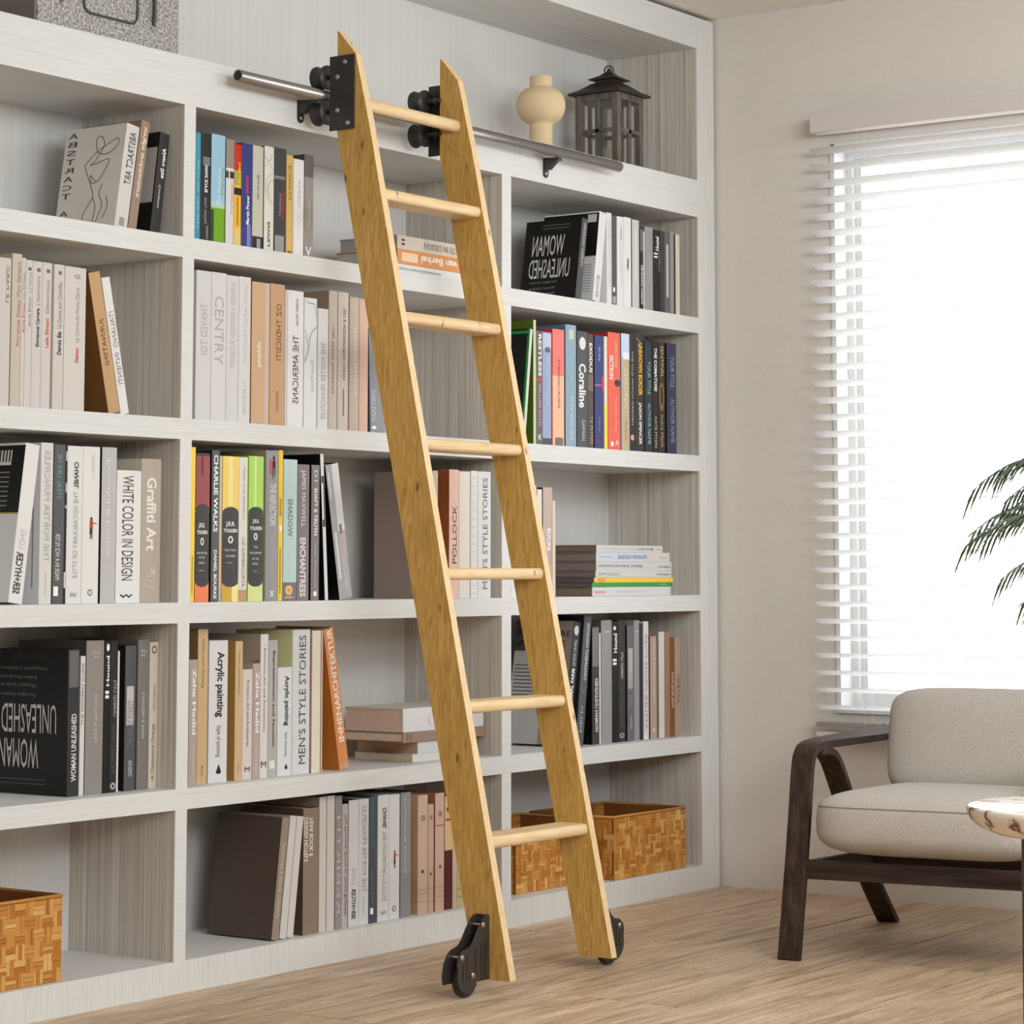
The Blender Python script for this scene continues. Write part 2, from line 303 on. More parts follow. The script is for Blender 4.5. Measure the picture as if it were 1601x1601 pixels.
# each row: shelf height, spine plane, book depth, group, books; book: left x, right x, height, lean, spine rgb, cover rgb, label, marks
BOOK_ROWS = [
 (1.684,.03,.187,'books in the top left compartment',[
  (-2.5561,-2.5156,.2386,.1526,(206,202,198),(220,212,203),'pale grey book of line art with a looping figure drawn on its cover',[('t','ABSTRACT ART','d',1,.3,.8,.42,.93,(40,38,36),0),('r',.3,.7,.02,.1,(150,146,142)),('c','t','ABSTRACT AR','v',1,.8,.95,.02,.96,(50,46,42),0),('c','p',.006,(60,55,50),[(.62,.62),(.45,.74),(.2,.84),(.12,.86),(.1,.8),(.25,.72),(.42,.74),(.47,.86),(.4,.9),(.33,.82),(.36,.76),(.45,.66),(.52,.62),(.38,.64),(.22,.66),(.3,.52),(.38,.45),(.45,.48),(.5,.52),(.48,.45),(.4,.44)]),('c','p',.006,(60,55,50),[(.62,.62),(.55,.52),(.45,.38),(.42,.3),(.48,.22),(.55,.12),(.5,.03)]),('c','p',.006,(60,55,50),[(.42,.3),(.36,.2),(.38,.05)]),('c','p',.006,(60,55,50),[(.28,.42),(.32,.33),(.25,.22),(.3,.1),(.32,.05)]),('c','p',.006,(60,55,50),[(.2,.3),(.16,.2),(.22,.08)])]),
  (-2.5126,-2.486,.2543,.1581,(150,128,108),(150,125,105),'brown book with pale lettering between a line art book and a black book',[('t','wright architecture','d',1,.25,.85,.3,.95,(225,212,196),1)]),
  (-2.4415,-2.4102,.235,.1288,(40,38,37),(28,27,26),'black book leaning at the right end of the top left compartment',[('t','Alvaro Siza','d',1,.35,.75,.55,.85,(240,238,234),1),('t','Complete','d',1,.35,.6,.25,.48,(240,238,234),0),('c','r',.02,.3,.3,.85,(190,186,182))]),
 ]),
 (1.271,.03,.17,'slim novels and leaning books, second row left',[
  (-2.9104,-2.8616,.3137,0,(200,193,187),None,'cream book cut by the left edge, second row from top',[('t','LE PARC','u',1,.7,.9,.7,.95,(120,110,105),0)]),
  (-2.858,-2.8305,.3258,0,(193,182,166),(206,186,158),'tallest beige paperback at the left of the slim white novels',[('t','Florence Delay','u',0,.5,.95,.4,.7,(190,90,90),0),('t','Mon Espagne','u',0,.5,.9,.72,.95,(140,130,120),0)]),
  (-2.8296,-2.8195,.3192,0,(203,195,190),None,'slim white novel with red author line, first of the white novels',[('t','Annie Ernaux','u',0,.2,.9,.5,.7,(190,70,80),0),('t','Les Annees','u',0,.2,.8,.72,.9,(140,130,125),0)]),
  (-2.8185,-2.7991,.3162,0,(203,195,190),None,'slim white novel with grey author line, second of the white novels',[('t','Annie Ernaux','u',0,.4,.8,.55,.75,(120,112,108),0),('t','La honte','u',0,.4,.8,.78,.92,(150,142,138),0),('r',.3,.8,.93,.95,(110,100,100))]),
  (-2.7982,-2.7712,.3155,0,(203,195,190),None,'white novel with dark blue author line in the second row',[('t','Emmanuel Carrere','u',0,.35,.75,.42,.68,(45,45,90),1),('t',"L'Adversaire",'u',0,.35,.75,.7,.9,(140,130,125),0),('r',.4,.8,.93,.955,(110,100,100))]),
  (-2.7702,-2.743,.3155,0,(203,195,190),None,'white novel with pink author line in the second row',[('t','Leila Slimani','u',0,.35,.75,.42,.62,(215,80,95),1),('t','Chanson douce','u',0,.35,.75,.65,.88,(140,130,125),0),('r',.4,.8,.93,.955,(110,100,100))]),
  (-2.7354,-2.705,.3149,0,(203,194,188),(228,226,206),'white novel with black author line beside the thickest white novel',[('t','Damso Bla','u',0,.35,.75,.38,.54,(50,45,45),1),('t','La Dame aux Camelias','u',0,.35,.75,.56,.88,(140,130,125),0),('r',.4,.7,.93,.955,(110,100,100))]),
  (-2.7031,-2.6395,.3139,0,(206,198,192),(228,228,228),'thick white novel with a red author line in the second row',[('t','Damso','u',0,.5,.68,.34,.44,(205,60,75),1),('t','La Conne de Marie-Claire','u',0,.5,.68,.48,.86,(150,140,136),0),('t','155','h',0,.45,.7,.92,.95,(120,110,110),0)]),
  (-2.5627,-2.5266,.3133,-.2267,(190,152,108),(121,80,33),'tan book leaning left against the white novels',[('t','JURNATSNI','d',1,.3,.75,.34,.67,(90,66,40),0)]),
  (-2.5246,-2.4984,.3055,-.2238,(222,218,215),(228,228,228),'thin white book leaning on a tan book',[('t','ITALIANO  INTIENTI','d',1,.25,.8,.22,.75,(120,114,110),0)]),
 ]),
 (.858,.03,.19,'books in the middle left compartment',[
  (-2.8521,-2.8121,.3383,.1279,(222,219,216),(228,228,228),'white book leaning right with a black barcode panel on its cover',[('t','SER+HYCER','u',1,.2,.7,.06,.32,(60,58,56),1),('t','LOHG','u',1,.3,.7,.34,.46,(185,182,178),0),('c','r',0,.98,.56,.985,(22,22,22)),('c','r',0,.98,.55,.56,(200,180,90)),('c','r',.2,.97,.86,.955,(228,224,220)),('c','r',.22,.245,.88,.955,(60,50,48)),('c','r',.27,.295,.88,.955,(60,50,48)),('c','r',.32,.345,.88,.955,(60,50,48)),('c','r',.37,.395,.88,.955,(60,50,48)),('c','r',.42,.445,.88,.955,(60,50,48)),('c','r',.47,.495,.88,.955,(60,50,48)),('c','r',.52,.545,.88,.955,(60,50,48)),('c','r',.57,.595,.88,.955,(60,50,48)),('c','r',.62,.645,.88,.955,(60,50,48)),('c','r',.67,.695,.88,.955,(60,50,48)),('c','r',.72,.745,.88,.955,(60,50,48)),('c','r',.77,.795,.88,.955,(60,50,48)),('c','r',.82,.845,.88,.955,(60,50,48)),('c','r',.87,.895,.88,.955,(60,50,48)),('c','r',.2,.95,.6,.607,(150,148,146)),('c','r',.2,.95,.63,.637,(150,148,146)),('c','r',.2,.95,.66,.667,(150,148,146)),('c','r',.2,.95,.69,.697,(150,148,146)),('c','r',.2,.95,.72,.727,(150,148,146)),('c','r',.2,.95,.75,.757,(150,148,146)),('c','r',.2,.95,.78,.787,(150,148,146)),('c','r',.2,.95,.81,.817,(150,148,146)),('c','r',.3,.95,.25,.257,(120,118,116)),('c','r',.3,.95,.28,.287,(120,118,116)),('c','r',.3,.95,.31,.317,(120,118,116)),('c','r',.3,.95,.34,.347,(120,118,116)),('c','r',.3,.95,.37,.377,(120,118,116)),('c','r',.3,.95,.4,.407,(120,118,116)),('c','r',.3,.95,.43,.437,(120,118,116)),('c','r',.3,.95,.46,.467,(120,118,116)),('c','r',.3,.95,.49,.497,(120,118,116))]),
  (-2.7641,-2.7286,.3424,0,(212,208,203),(228,228,228),'off-white book with serif lettering behind the leaning white book',[('t','THE PORTER PRINCIPLES','u',1,.3,.75,.26,.95,(165,166,166),0),('r',.45,.55,.05,.2,(185,185,185)),('c','r',.1,.12,.1,.6,(150,148,146))]),
  (-2.7249,-2.6927,.3399,0,(88,88,89),(96,96,97),'dark grey book with teal and white lettering between off-white books',[('t','STEAL LIKE ME','u',1,.25,.65,.66,.94,(110,160,165),0),('t','MADE IN A VICE FILTER','u',1,.2,.6,.15,.44,(220,220,220),0),('r',.1,.5,.05,.11,(240,238,234))]),
  (-2.6918,-2.6861,.3399,0,(28,27,27),None,'very thin black booklet with torn white marks beside a dark grey book',[('r',.1,.9,.1,.2,(210,208,206)),('r',.2,.8,.6,.62,(200,200,200)),('r',.2,.9,.7,.76,(190,190,190)),('r',.2,.9,.9,.96,(200,200,200))]),
  (-2.6851,-2.6392,.3388,0,(220,217,214),None,'white book with black fashion house lettering, middle left compartment',[('t','CHANEL','d',1,.4,.7,.73,.9,(50,48,46),1),('t','THE VOCABULARY OF STYLE','d',1,.4,.7,.16,.71,(150,147,144),0),('t','WV','h',0,.25,.7,.04,.07,(120,118,116),0)]),
  (-2.6382,-2.5876,.3393,0,(222,219,216),None,'white book with a small red figure on its spine, middle left compartment',[('e',.45,.6,.53,.55,(70,40,30)),('r',.42,.62,.48,.53,(170,70,50)),('r',.42,.6,.44,.48,(80,45,45)),('r',.6,.85,.505,.515,(190,120,90)),('r',.44,.5,.41,.44,(80,45,45)),('r',.54,.6,.41,.44,(80,45,45)),('e',.35,.65,.05,.09,(90,88,86)),('e',.4,.6,.056,.084,(222,219,216)),('r',.49,.51,.045,.095,(90,88,86)),('r',.5,.53,.84,.95,(180,178,176)),('r',.6,.63,.8,.95,(190,188,186))]),
  (-2.5808,-2.5353,.3402,0,(186,184,182),(25,25,25),'light grey book with white handwriting, beside the figure book',[('t','Peaceful & Loving','d',1,.3,.6,.3,.92,(222,222,222),0)]),
  (-2.5333,-2.4569,.2914,0,(224,222,219),(228,228,228),'short wide white book with tall black lettering',[('t','WHITE COLOR IN DESIGN','d',0,.22,.68,.17,.96,(70,68,67),0),('t','W','h',0,.15,.7,.04,.065,(15,15,15),1)]),
  (-2.4548,-2.3932,.3196,0,(178,166,152),(228,220,200),'taupe book with white lettering at the right end, middle left compartment',[('t','Graffiti Art','d',0,.25,.75,.36,.87,(232,228,222),1),('t','3','d',0,.5,.75,.2,.25,(215,206,196),0),('t','1/7','d',0,.3,.7,.09,.19,(200,190,178),0)]),
 ]),
 (.446,.058,.21,'books in the lower left compartment',[
  (-2.6432,-2.6087,.3138,-.0066,(48,48,49),(12,12,13),'black book with tall upside down hand lettering on its cover, fourth row left end',[('t','WOMAN UNLEASHED','u',0,.3,.75,.1,.56,(215,213,210),1),('r',.1,.9,.74,.99,(100,99,98)),('c','t','UNLEASHED','h',2,.16,.96,.42,.62,(205,200,194),0),('c','t','WOMAN','h',2,.41,.99,.18,.38,(205,200,194),0),('c','t','The Highly Sensitive','h',2,.45,.98,.67,.7,(120,118,116),0),('c','t',"Woman's Guide to",'h',2,.45,.98,.73,.76,(120,118,116),0),('c','t','Radiant Energy and','h',2,.45,.98,.79,.82,(120,118,116),0),('c','t','Unstoppable Confidence','h',2,.3,.98,.85,.88,(120,118,116),0),('c','r',.3,.98,.07,.075,(90,88,86)),('c','r',.3,.98,.1,.105,(90,88,86)),('c','t','JENN STUCKEY','h',2,.3,.8,.93,.97,(70,66,62),0)]),
  (-2.6067,-2.5932,.2987,0,(210,207,204),None,'thin white book beside the black hand lettered book, fourth row',[('t','THE MODERN GUIDE','u',0,.2,.7,.5,.95,(90,88,86),0)]),
  (-2.5903,-2.5366,.3313,0,(140,134,128),(80,74,70),'wide grey classic novel, left one of two in the fourth row',[('t','PRIDE & PREJUDICE','u',1,.4,.65,.34,.65,(190,184,178),0),('t','JANE','h',1,.4,.7,.88,.9,(200,196,190),0),('t','AUSTEN','h',1,.3,.75,.91,.93,(200,196,190),0)]),
  (-2.5347,-2.5159,.3301,0,(22,22,22),None,'black book with white brush marks between grey books, fourth row',[('t','Hound','u',0,.3,.8,.7,.9,(240,238,234),1),('r',.2,.8,.62,.64,(240,238,234)),('r',.2,.8,.65,.67,(240,238,234)),('e',.3,.8,.93,.98,(240,238,234))]),
  (-2.5149,-2.4931,.329,0,(38,38,40),None,'dark slate book with a small ring mark at its foot, fourth row',[('t','THE GREAT ESCAPE','u',1,.2,.7,.12,.45,(95,95,98),0),('t','UNREAD LISTS','u',1,.4,.8,.5,.74,(190,188,186),0),('e',.15,.9,.02,.065,(170,170,170)),('e',.35,.7,.033,.052,(38,38,40))]),
  (-2.4925,-2.4871,.3068,0,(215,212,208),None,'very thin white pamphlet between black books, fourth row',[]),
  (-2.469,-2.4348,.3174,0,(82,82,86),(26,22,22),'dark grey book with pale mirrored photo spine and white lettering',[('r',.15,.8,.45,.72,(190,184,184)),('t','THE GREAT FOREST','u',0,.25,.75,.3,.62,(120,115,118),0),('t','CLAUDE WAY','u',0,.35,.7,.1,.21,(225,222,220),0)]),
  (-2.4287,-2.3919,.3306,0,(122,116,111),(110,104,99),'wide grey classic novel beside the cream novel, fourth row',[('t','PRIDE & PREJUDICE','u',1,.3,.55,.34,.65,(205,200,194),0),('t','JANE','h',1,.2,.6,.88,.9,(200,196,190),0),('t','AUSTEN','h',1,.2,.7,.91,.93,(200,196,190),0)]),
  (-2.3913,-2.3648,.3239,0,(206,193,175),(71,63,57),'cream paperback with dark serif lettering at the right end, fourth row',[('t','A Clockwork Orange','u',0,.25,.75,.06,.44,(90,80,70),0),('t','Anthony Burgess','u',0,.4,.75,.53,.71,(130,118,105),0),('e',.2,.8,.92,.975,(80,72,64)),('e',.3,.7,.93,.965,(206,193,175))]),
 ]),
 (1.684,.012,.17,'upright coloured books, top middle compartment',[
  (-2.3113,-2.2953,.2479,0,(60,150,170),None,'thin teal book against the divider at the left end, coloured books row',[('t','THE ART OF WAR','u',0,.3,.7,.1,.75,(150,205,215),0)]),
  (-2.2942,-2.2593,.2503,0,(34,32,34),None,'black book with white block lettering, beside the thin teal book',[('t','BLACK SWAN','u',1,.35,.65,.45,.7,(240,238,234),1),('t','Nassim Taleb','u',1,.35,.6,.16,.4,(170,170,172),0),('r',.2,.9,.7,.78,(110,120,130)),('r',.55,.75,.02,.14,(120,120,120))]),
  (-2.2582,-2.2108,.2525,0,(150,190,212),(82,117,131),'book with a blue sky and green meadow on its spine',[('r',0,1,0,.32,(110,160,20)),('r',0,1,.32,.38,(175,200,190)),('r',0,.2,0,.3,(40,60,15)),('t','The Alchemist','u',0,.4,.65,.35,.7,(215,235,240),0),('t','Paulo','u',0,.7,.9,.45,.7,(130,180,90),0)]),
  (-2.2074,-2.1795,.2476,0,(212,205,202),(82,77,71),'book with a brown stone top and white lower spine',[('r',0,1,.68,1,(150,132,120)),('r',0,1,.63,.69,(60,40,36)),('r',.3,.45,.62,.7,(215,200,190)),('r',0,1,.7,.725,(225,215,205)),('t','The Catcher','u',0,.6,.85,.28,.58,(200,110,140),0)]),
  (-2.1784,-2.1537,.2396,0,(228,176,40),(165,55,27),'book with a red top and yellow lower spine',[('r',0,1,.72,1,(190,45,12)),('r',0,1,.6,.74,(170,160,70)),('r',0,1,.5,.57,(25,22,15)),('t','Kill a Bird','u',0,.5,.85,.58,.82,(235,200,50),1),('r',.4,.55,.2,.48,(150,90,20)),('r',0,1,0,.18,(222,190,110))]),
  (-2.1526,-2.114,.2462,0,(48,54,120),(46,55,124),'navy blue book with pink and white lettering',[('t','BRAND','u',0,.35,.6,.52,.68,(220,40,110),1),('t','Martin Power','u',0,.4,.7,.22,.5,(225,228,245),1),('r',.5,.85,0,.22,(120,125,185))]),
  (-2.1128,-2.075,.2456,0,(190,188,170),None,'sage grey book with a black foot, beside the navy book',[('t','ART OF A LIFE','u',0,.4,.6,.48,.72,(70,68,60),0),('r',0,1,0,.12,(30,32,34)),('r',.4,.75,0,.1,(150,155,155))]),
  (-2.0715,-2.0368,.2498,0,(214,212,202),(22,22,20),'white book with looping green vine lines on its spine',[('p',.0012,(150,165,90),[(0,.8),(.4,.84),(.9,.78)]),('p',.0012,(120,135,70),[(0,.9),(.5,.86),(.8,.93)]),('p',.0012,(150,165,90),[(.9,.75),(.3,.7),(.1,.6),(.4,.5),(.9,.46)]),('p',.0012,(120,135,70),[(.9,.68),(.5,.65),(.3,.58),(.6,.53)]),('t','LEWIS','u',0,.35,.6,.04,.28,(70,72,60),1)]),
  (-2.0356,-1.9922,.2517,0,(62,62,62),(40,40,40),'dark grey book with a red title, coloured books row',[('t','IN COLD BLOOD','u',0,.6,.85,.32,.58,(190,30,45),1),('t','TRUMAN','u',0,.4,.58,.34,.56,(160,160,160),0),('r',.1,.85,0,.16,(150,150,152)),('r',0,.9,.7,.73,(130,130,130))]),
  (-1.9899,-1.9662,.2393,0,(212,176,100),None,'slim gold book with brown lettering',[('t','ELLA ORGANIC LIFE','u',0,.25,.7,.55,.9,(100,70,20),0),('r',.2,.8,.01,.03,(110,80,30))]),
  (-1.9638,-1.9256,.2335,0,(226,222,220),(228,228,228),'white book with faint grey lettering at the right of the coloured books',[('t','A LITTLE LIFE OF ME','u',0,.4,.65,.5,.78,(165,162,160),0),('t','H Y','u',0,.4,.6,.3,.42,(190,188,186),0)]),
  (-1.9232,-1.8895,.2499,0,(150,142,136),(85,80,77),'grey book with a darker top band, last upright of the coloured books row',[('r',0,1,.78,1,(98,93,92)),('t','All the Bright Places','u',0,.4,.65,.3,.55,(215,210,206),0),('t','V','h',0,.1,.8,.01,.1,(225,222,218),1)]),
 ]),
 (1.271,.012,.2,'pale upright books, second row middle',[
  (-2.3036,-2.253,.3432,0,(205,203,201),None,'pale grey book with embossed mirrored lettering, first of four pale books',[('t','THAVED TOI','d',1,.3,.75,.44,.78,(175,173,171),0)]),
  (-2.2517,-2.2003,.3438,0,(208,206,204),None,'pale grey book with large embossed capitals, second of four pale books',[('t','CENTRY','d',0,.2,.8,.38,.84,(172,170,168),0)]),
  (-2.199,-2.1581,.3415,0,(206,204,202),None,'pale grey book with fine mirrored lettering, third of four pale books',[('t','KENER HERDED ROBERT','d',1,.3,.7,.36,.95,(185,183,181),0)]),
  (-2.1567,-2.1154,.3425,0,(210,208,206),None,'pale grey book beside the tan books, fourth of four pale books',[('t','LOVE AND FRUITIER','d',1,.4,.7,.4,.95,(195,193,191),0),('t','LOVE','d',1,.4,.65,.06,.28,(185,183,181),0)]),
  (-2.1108,-2.0469,.3348,0,(202,166,130),(165,110,69),'wide tan book with small white lettering, middle of the pale books row',[('t','fondspige','u',1,.25,.55,.4,.58,(235,222,208),1),('r',.72,.95,0,1,(200,182,172))]),
  (-2.0445,-1.9923,.3364,0,(196,156,118),(206,151,103),'tan book with dark capitals beside the wide tan book',[('t','OZ THDICSITI','d',1,.4,.75,.46,.86,(110,78,50),0),('t','BEEN BIGG','d',1,.4,.6,.1,.24,(140,105,75),0)]),
  (-1.9888,-1.9226,.3262,0,(222,219,218),(228,228,228),'white book with bold black mirrored capitals, pale books row',[('t','THE AMERICANS','d',1,.4,.72,.17,.67,(55,54,54),0),('t','ROBERT FRANK','d',1,.55,.7,.74,.94,(110,108,107),0),('r',.05,.12,0,1,(195,185,180))]),
  (-1.919,-1.8722,.3139,0,(218,218,219),(228,228,228),'white book with a black branching line drawing',[('p',.0015,(25,25,25),[(.95,.78),(.5,.72),(.3,.6),(.05,.5)]),('p',.0012,(60,60,60),[(.1,.98),(.3,.96),(.8,.95),(.95,.86)]),('p',.001,(110,110,110),[(.05,.75),(.3,.66)]),('p',.001,(110,110,110),[(.05,.7),(.3,.62)]),('t','Found Person','d',1,.5,.75,.28,.52,(170,170,172),0)]),
  (-1.8674,-1.8285,.292,0,(216,215,213),(228,228,228),'short white book with serif capitals in front of a taupe cover',[('t','THE PORTER PRINCIPLES','d',1,.3,.75,.08,.72,(165,164,163),0)]),
  (-1.8261,-1.7941,.3394,0,(196,186,176),(176,154,138),'greige book with dark mirrored lettering, right part of pale books row',[('t','OBJ TESYV MINIMUM','d',1,.35,.7,.26,.74,(110,100,92),0)]),
  (-1.7904,-1.7507,.3395,0,(204,192,184),(228,227,213),'pale rose beige book with lower case mirrored lettering',[('t','tot a wzintemdblo nosvlo','d',1,.35,.7,.36,.88,(90,82,76),0),('r',.45,.6,.1,.3,(130,118,110))]),
  (-1.7457,-1.7093,.3309,0,(192,174,158),(193,165,143),'beige book with white mirrored capitals, beside the pink book',[('t','THIKEROCEN LINOI','d',1,.4,.75,.28,.78,(228,218,208),0)]),
  (-1.7068,-1.6726,.3295,0,(214,176,158),(228,193,165),'plain salmon pink book in the pale books row',[]),
  (-1.6611,-1.602,.2609,-.0337,(140,142,148),(82,91,107),'blue grey book leaning behind the ladder at the end of the pale books row',[('t','EVERY LIGHT','d',1,.1,.35,.1,.4,(205,207,212),0),('e',.1,.4,.03,.06,(240,238,234))]),
 ]),
 (.858,.014,.19,'books in the middle compartment',[
  (-2.3106,-2.297,.3505,0,(240,206,80),None,'thin bright yellow book against the divider, middle compartment',[('r',.3,.6,.05,.3,(180,150,60))]),
  (-2.2949,-2.2487,.338,0,(66,66,66),(20,18,18),'book with a red mottled top, dark grey band and orange foot',[('r',0,1,.62,.98,(150,82,84)),('r',0,1,.6,.66,(205,75,60)),('e',0,1,.58,.66,(66,66,66)),('r',0,1,0,.14,(235,130,85)),('e',0,1,.1,.18,(66,66,66)),('r',.35,.5,.85,1,(110,50,55)),('t','J.R.R.','h',0,.2,.65,.49,.53,(240,238,234),1),('t','TOLKIEN','h',0,.1,.85,.455,.48,(240,238,234),1),('e',.35,.6,.38,.43,(240,238,234)),('e',.41,.54,.39,.42,(66,66,66)),('t','THE RETURN','h',0,.1,.85,.32,.335,(220,220,220),0),('t','OF THE','h',0,.25,.65,.29,.305,(220,220,220),0),('t','KING','h',0,.25,.65,.255,.27,(220,220,220),0),('r',.25,.65,.21,.212,(240,238,234))]),
  (-2.2411,-2.215,.346,0,(90,92,94),(40,40,40),'grey book with bold white block lettering on its spine',[('t','CHARLIE WALKS','d',0,.2,.75,.46,.97,(240,238,234),1),('t','DANIEL BOURKE','d',0,.3,.7,.02,.34,(240,238,234),1)]),
  (-2.2139,-2.2063,.3338,0,(198,188,170),None,'thin beige and orange booklet beside the grey block lettered book',[('r',0,1,.1,.4,(222,180,140)),('r',0,1,0,.1,(180,180,180))]),
  (-2.2041,-2.1478,.3341,0,(68,68,68),(228,179,41),'book with a golden top, dark grey band and triangular yellow foot',[('r',0,1,.6,1,(238,205,105)),('r',.35,.6,.66,1,(238,220,160)),('e',0,1,.57,.65,(68,68,68)),('r',0,1,0,.14,(205,165,70)),('r',.6,1,0,.12,(240,225,150)),('e',0,1,.1,.18,(68,68,68)),('t','J.R.R.','h',0,.2,.75,.51,.55,(240,238,234),1),('t','TOLKIEN','h',0,.08,.9,.475,.5,(240,238,234),1),('e',.35,.65,.4,.45,(240,238,234)),('e',.42,.58,.41,.44,(68,68,68)),('t','THE TWO','h',0,.12,.85,.345,.36,(220,220,220),0),('t','TOWERS','h',0,.2,.8,.305,.32,(220,220,220),0),('r',.25,.65,.265,.267,(240,238,234))]),
  (-2.1467,-2.1177,.3333,0,(222,214,206),None,'white book with grey capitals and a brown foot',[('t','LIZ GAMBACORTA','d',0,.35,.75,.1,.44,(110,106,102),0),('t','FIND THE PERFECT','d',0,.4,.65,.56,.93,(170,150,150),0),('r',0,1,0,.08,(190,150,112))]),
  (-2.1132,-2.0612,.3375,0,(66,66,66),(165,228,69),'book with a lime green top and dark grey band',[('r',0,1,.6,1,(172,214,104)),('r',.35,.5,.62,1,(205,228,140)),('e',0,1,.57,.65,(66,66,66)),('r',0,1,0,.14,(212,222,150)),('e',0,1,.1,.18,(66,66,66)),('t','J.R.R.','h',0,.25,.7,.53,.565,(240,238,234),1),('t','TOLKIEN','h',0,.08,.9,.49,.515,(240,238,234),1),('e',.35,.6,.42,.47,(240,238,234)),('e',.42,.53,.43,.46,(66,66,66)),('t','THE','h',0,.35,.6,.365,.38,(220,220,220),0),('t','FELLOWSHIP','h',0,.1,.9,.325,.34,(220,220,220),0),('t','OF THE','h',0,.25,.7,.285,.3,(220,220,220),0),('t','RING','h',0,.3,.65,.25,.265,(220,220,220),0),('r',.35,.6,.205,.207,(240,238,234))]),
  (-2.0521,-2.0084,.3533,0,(148,148,150),(165,154,126),'grey book with a running figure at the top of its spine',[('t','THE REFLECTION','d',0,.3,.8,.5,.78,(205,205,207),1),('r',.5,.75,.88,.93,(35,35,40)),('e',.52,.7,.93,.965,(35,35,40)),('r',.5,.58,.81,.88,(35,35,40)),('r',.66,.74,.83,.88,(35,35,40)),('r',.25,.5,.84,.94,(190,90,100)),('t','X','h',0,.35,.7,.03,.07,(240,238,234),1),('t','BROKEN GLASS','d',0,.4,.6,.15,.42,(175,175,177),0)]),
  (-2.0061,-1.9911,.3551,0,(238,196,60),None,'thin yellow book between a grey and a mint book',[('r',.2,.7,.56,.68,(190,140,20)),('r',.3,.6,.05,.35,(170,130,40)),('e',.2,.8,.46,.5,(240,238,234))]),
  (-1.9876,-1.9385,.3346,0,(182,206,202),None,'mint green book with a gold emblem at its foot',[('t','SHADOW','d',0,.3,.65,.45,.72,(110,128,130),1),('r',0,1,0,.13,(118,112,110)),('e',.15,.7,.04,.11,(232,180,120)),('e',.3,.55,.06,.09,(210,150,80)),('r',.1,.75,.02,.03,(200,170,140)),('t','Cora Tiana','d',0,.4,.6,.75,.95,(205,220,218),0),('t','Haunt of the Moth','d',0,.4,.6,.15,.42,(205,220,218),0)]),
  (-1.9361,-1.8934,.3242,0,(128,118,120),(138,126,131),'mauve grey book with pale serif capitals',[('t','JAMES MAXWELL','d',0,.2,.65,.54,.96,(226,220,220),0),('t','ENCHANTRESS','d',0,.2,.7,.03,.46,(226,220,220),1)]),
  (-1.8851,-1.8551,.3244,0,(126,122,122),(25,22,22),'slim grey book with white capitals beside a mauve grey book',[('t','SHAFT & TRUTH','d',0,.3,.7,.48,.83,(240,238,234),1),('t','D1','d',0,.3,.7,.88,.96,(220,220,220),0),('t','Neal Thousand','d',0,.4,.6,.1,.42,(200,200,200),0),('e',.3,.7,.03,.07,(240,238,234))]),
  (-1.8309,-1.8188,.3525,-.0636,(216,214,212),(16,12,12),'very thin white spined black book leaning left',[('r',.1,.9,.5,.85,(60,58,58)),('r',.1,.5,.55,.8,(240,238,234))]),
  (-1.7748,-1.7253,.3299,-.1791,(170,169,170),(12,12,12),'grey spined black book leaning left, last before the gap',[('r',.45,1,.5,1,(216,215,215)),('r',.55,.75,.42,.55,(120,118,122)),('r',.45,1,.3,.48,(186,172,168)),('t','HOW TO BE A GOOD PERSON','d',0,.5,.75,.08,.3,(220,220,222),0),('r',.1,.2,.75,.95,(210,210,212)),('r',.15,.3,.15,.5,(215,215,218))]),
  (-1.4004,-1.3787,.3262,0,(190,180,170),(154,135,124),'large taupe book standing alone left of the ladder, showing its cover',[]),
  (-1.3293,-1.2877,.3318,0,(224,186,168),(176,99,57),'salmon book with black capitals and a brown cover seen between the ladder sides',[('t','POLLOCK','u',0,.3,.75,.27,.72,(70,50,45),0)]),
  (-1.2861,-1.2373,.3283,0,(222,212,204),None,'plain cream book between the salmon and white ringed books',[('r',.95,1,0,1,(180,160,150))]),
  (-1.2344,-1.2061,.3316,0,(218,216,213),None,'white book with faint dotted lines, between cream and black lettered books',[('t','i i i i i i i i i i i i i i i','d',0,.35,.6,.03,.95,(180,178,176),0)]),
  (-1.2044,-1.1459,.3309,0,(214,213,212),None,'white book with thin black serif capitals seen between the ladder sides',[('t',"MEN'S STYLE STORIES",'u',0,.35,.72,.07,.95,(90,88,88),0)]),
 ]),
 (.446,.045,.18,'upright books in the fourth row middle',[
  (-2.2743,-2.2477,.2814,0,(172,156,146),None,'short taupe book with large white lettering, at the divider in the fourth row',[('t','Zaha Hadid','d',0,.35,.8,.4,.93,(236,232,228),1),('t','The Great Architect','d',0,.4,.65,.07,.32,(215,208,200),0)]),
  (-2.2466,-2.2131,.35,0,(196,166,122),(126,104,69),'tall tan book with small dark lettering, fourth row',[('t','Water color Painting','d',0,.35,.6,.62,.94,(90,72,45),0),('t','Ma.am','d',0,.4,.6,.05,.12,(90,72,45),0)]),
  (-2.2079,-2.1445,.3231,0,(214,212,211),(228,223,216),'white book with heavy black lettering and a black drop, larger of two',[('t','Acrylic painting','d',0,.3,.8,.46,.92,(30,30,32),1),('t','Style of painting','d',0,.35,.65,.18,.4,(80,80,80),0),('e',.4,.68,.06,.09,(25,25,25)),('q',(.54,.13),(.41,.08),(.67,.08),(25,25,25))]),
  (-2.118,-2.0924,.3197,0,(200,172,132),(176,135,71),'tan book with small lettering, right of the larger drop book',[('t','Water color Painting','d',0,.35,.6,.62,.93,(120,96,60),0),('t','Ma.am','d',0,.4,.6,.06,.12,(120,96,60),0)]),
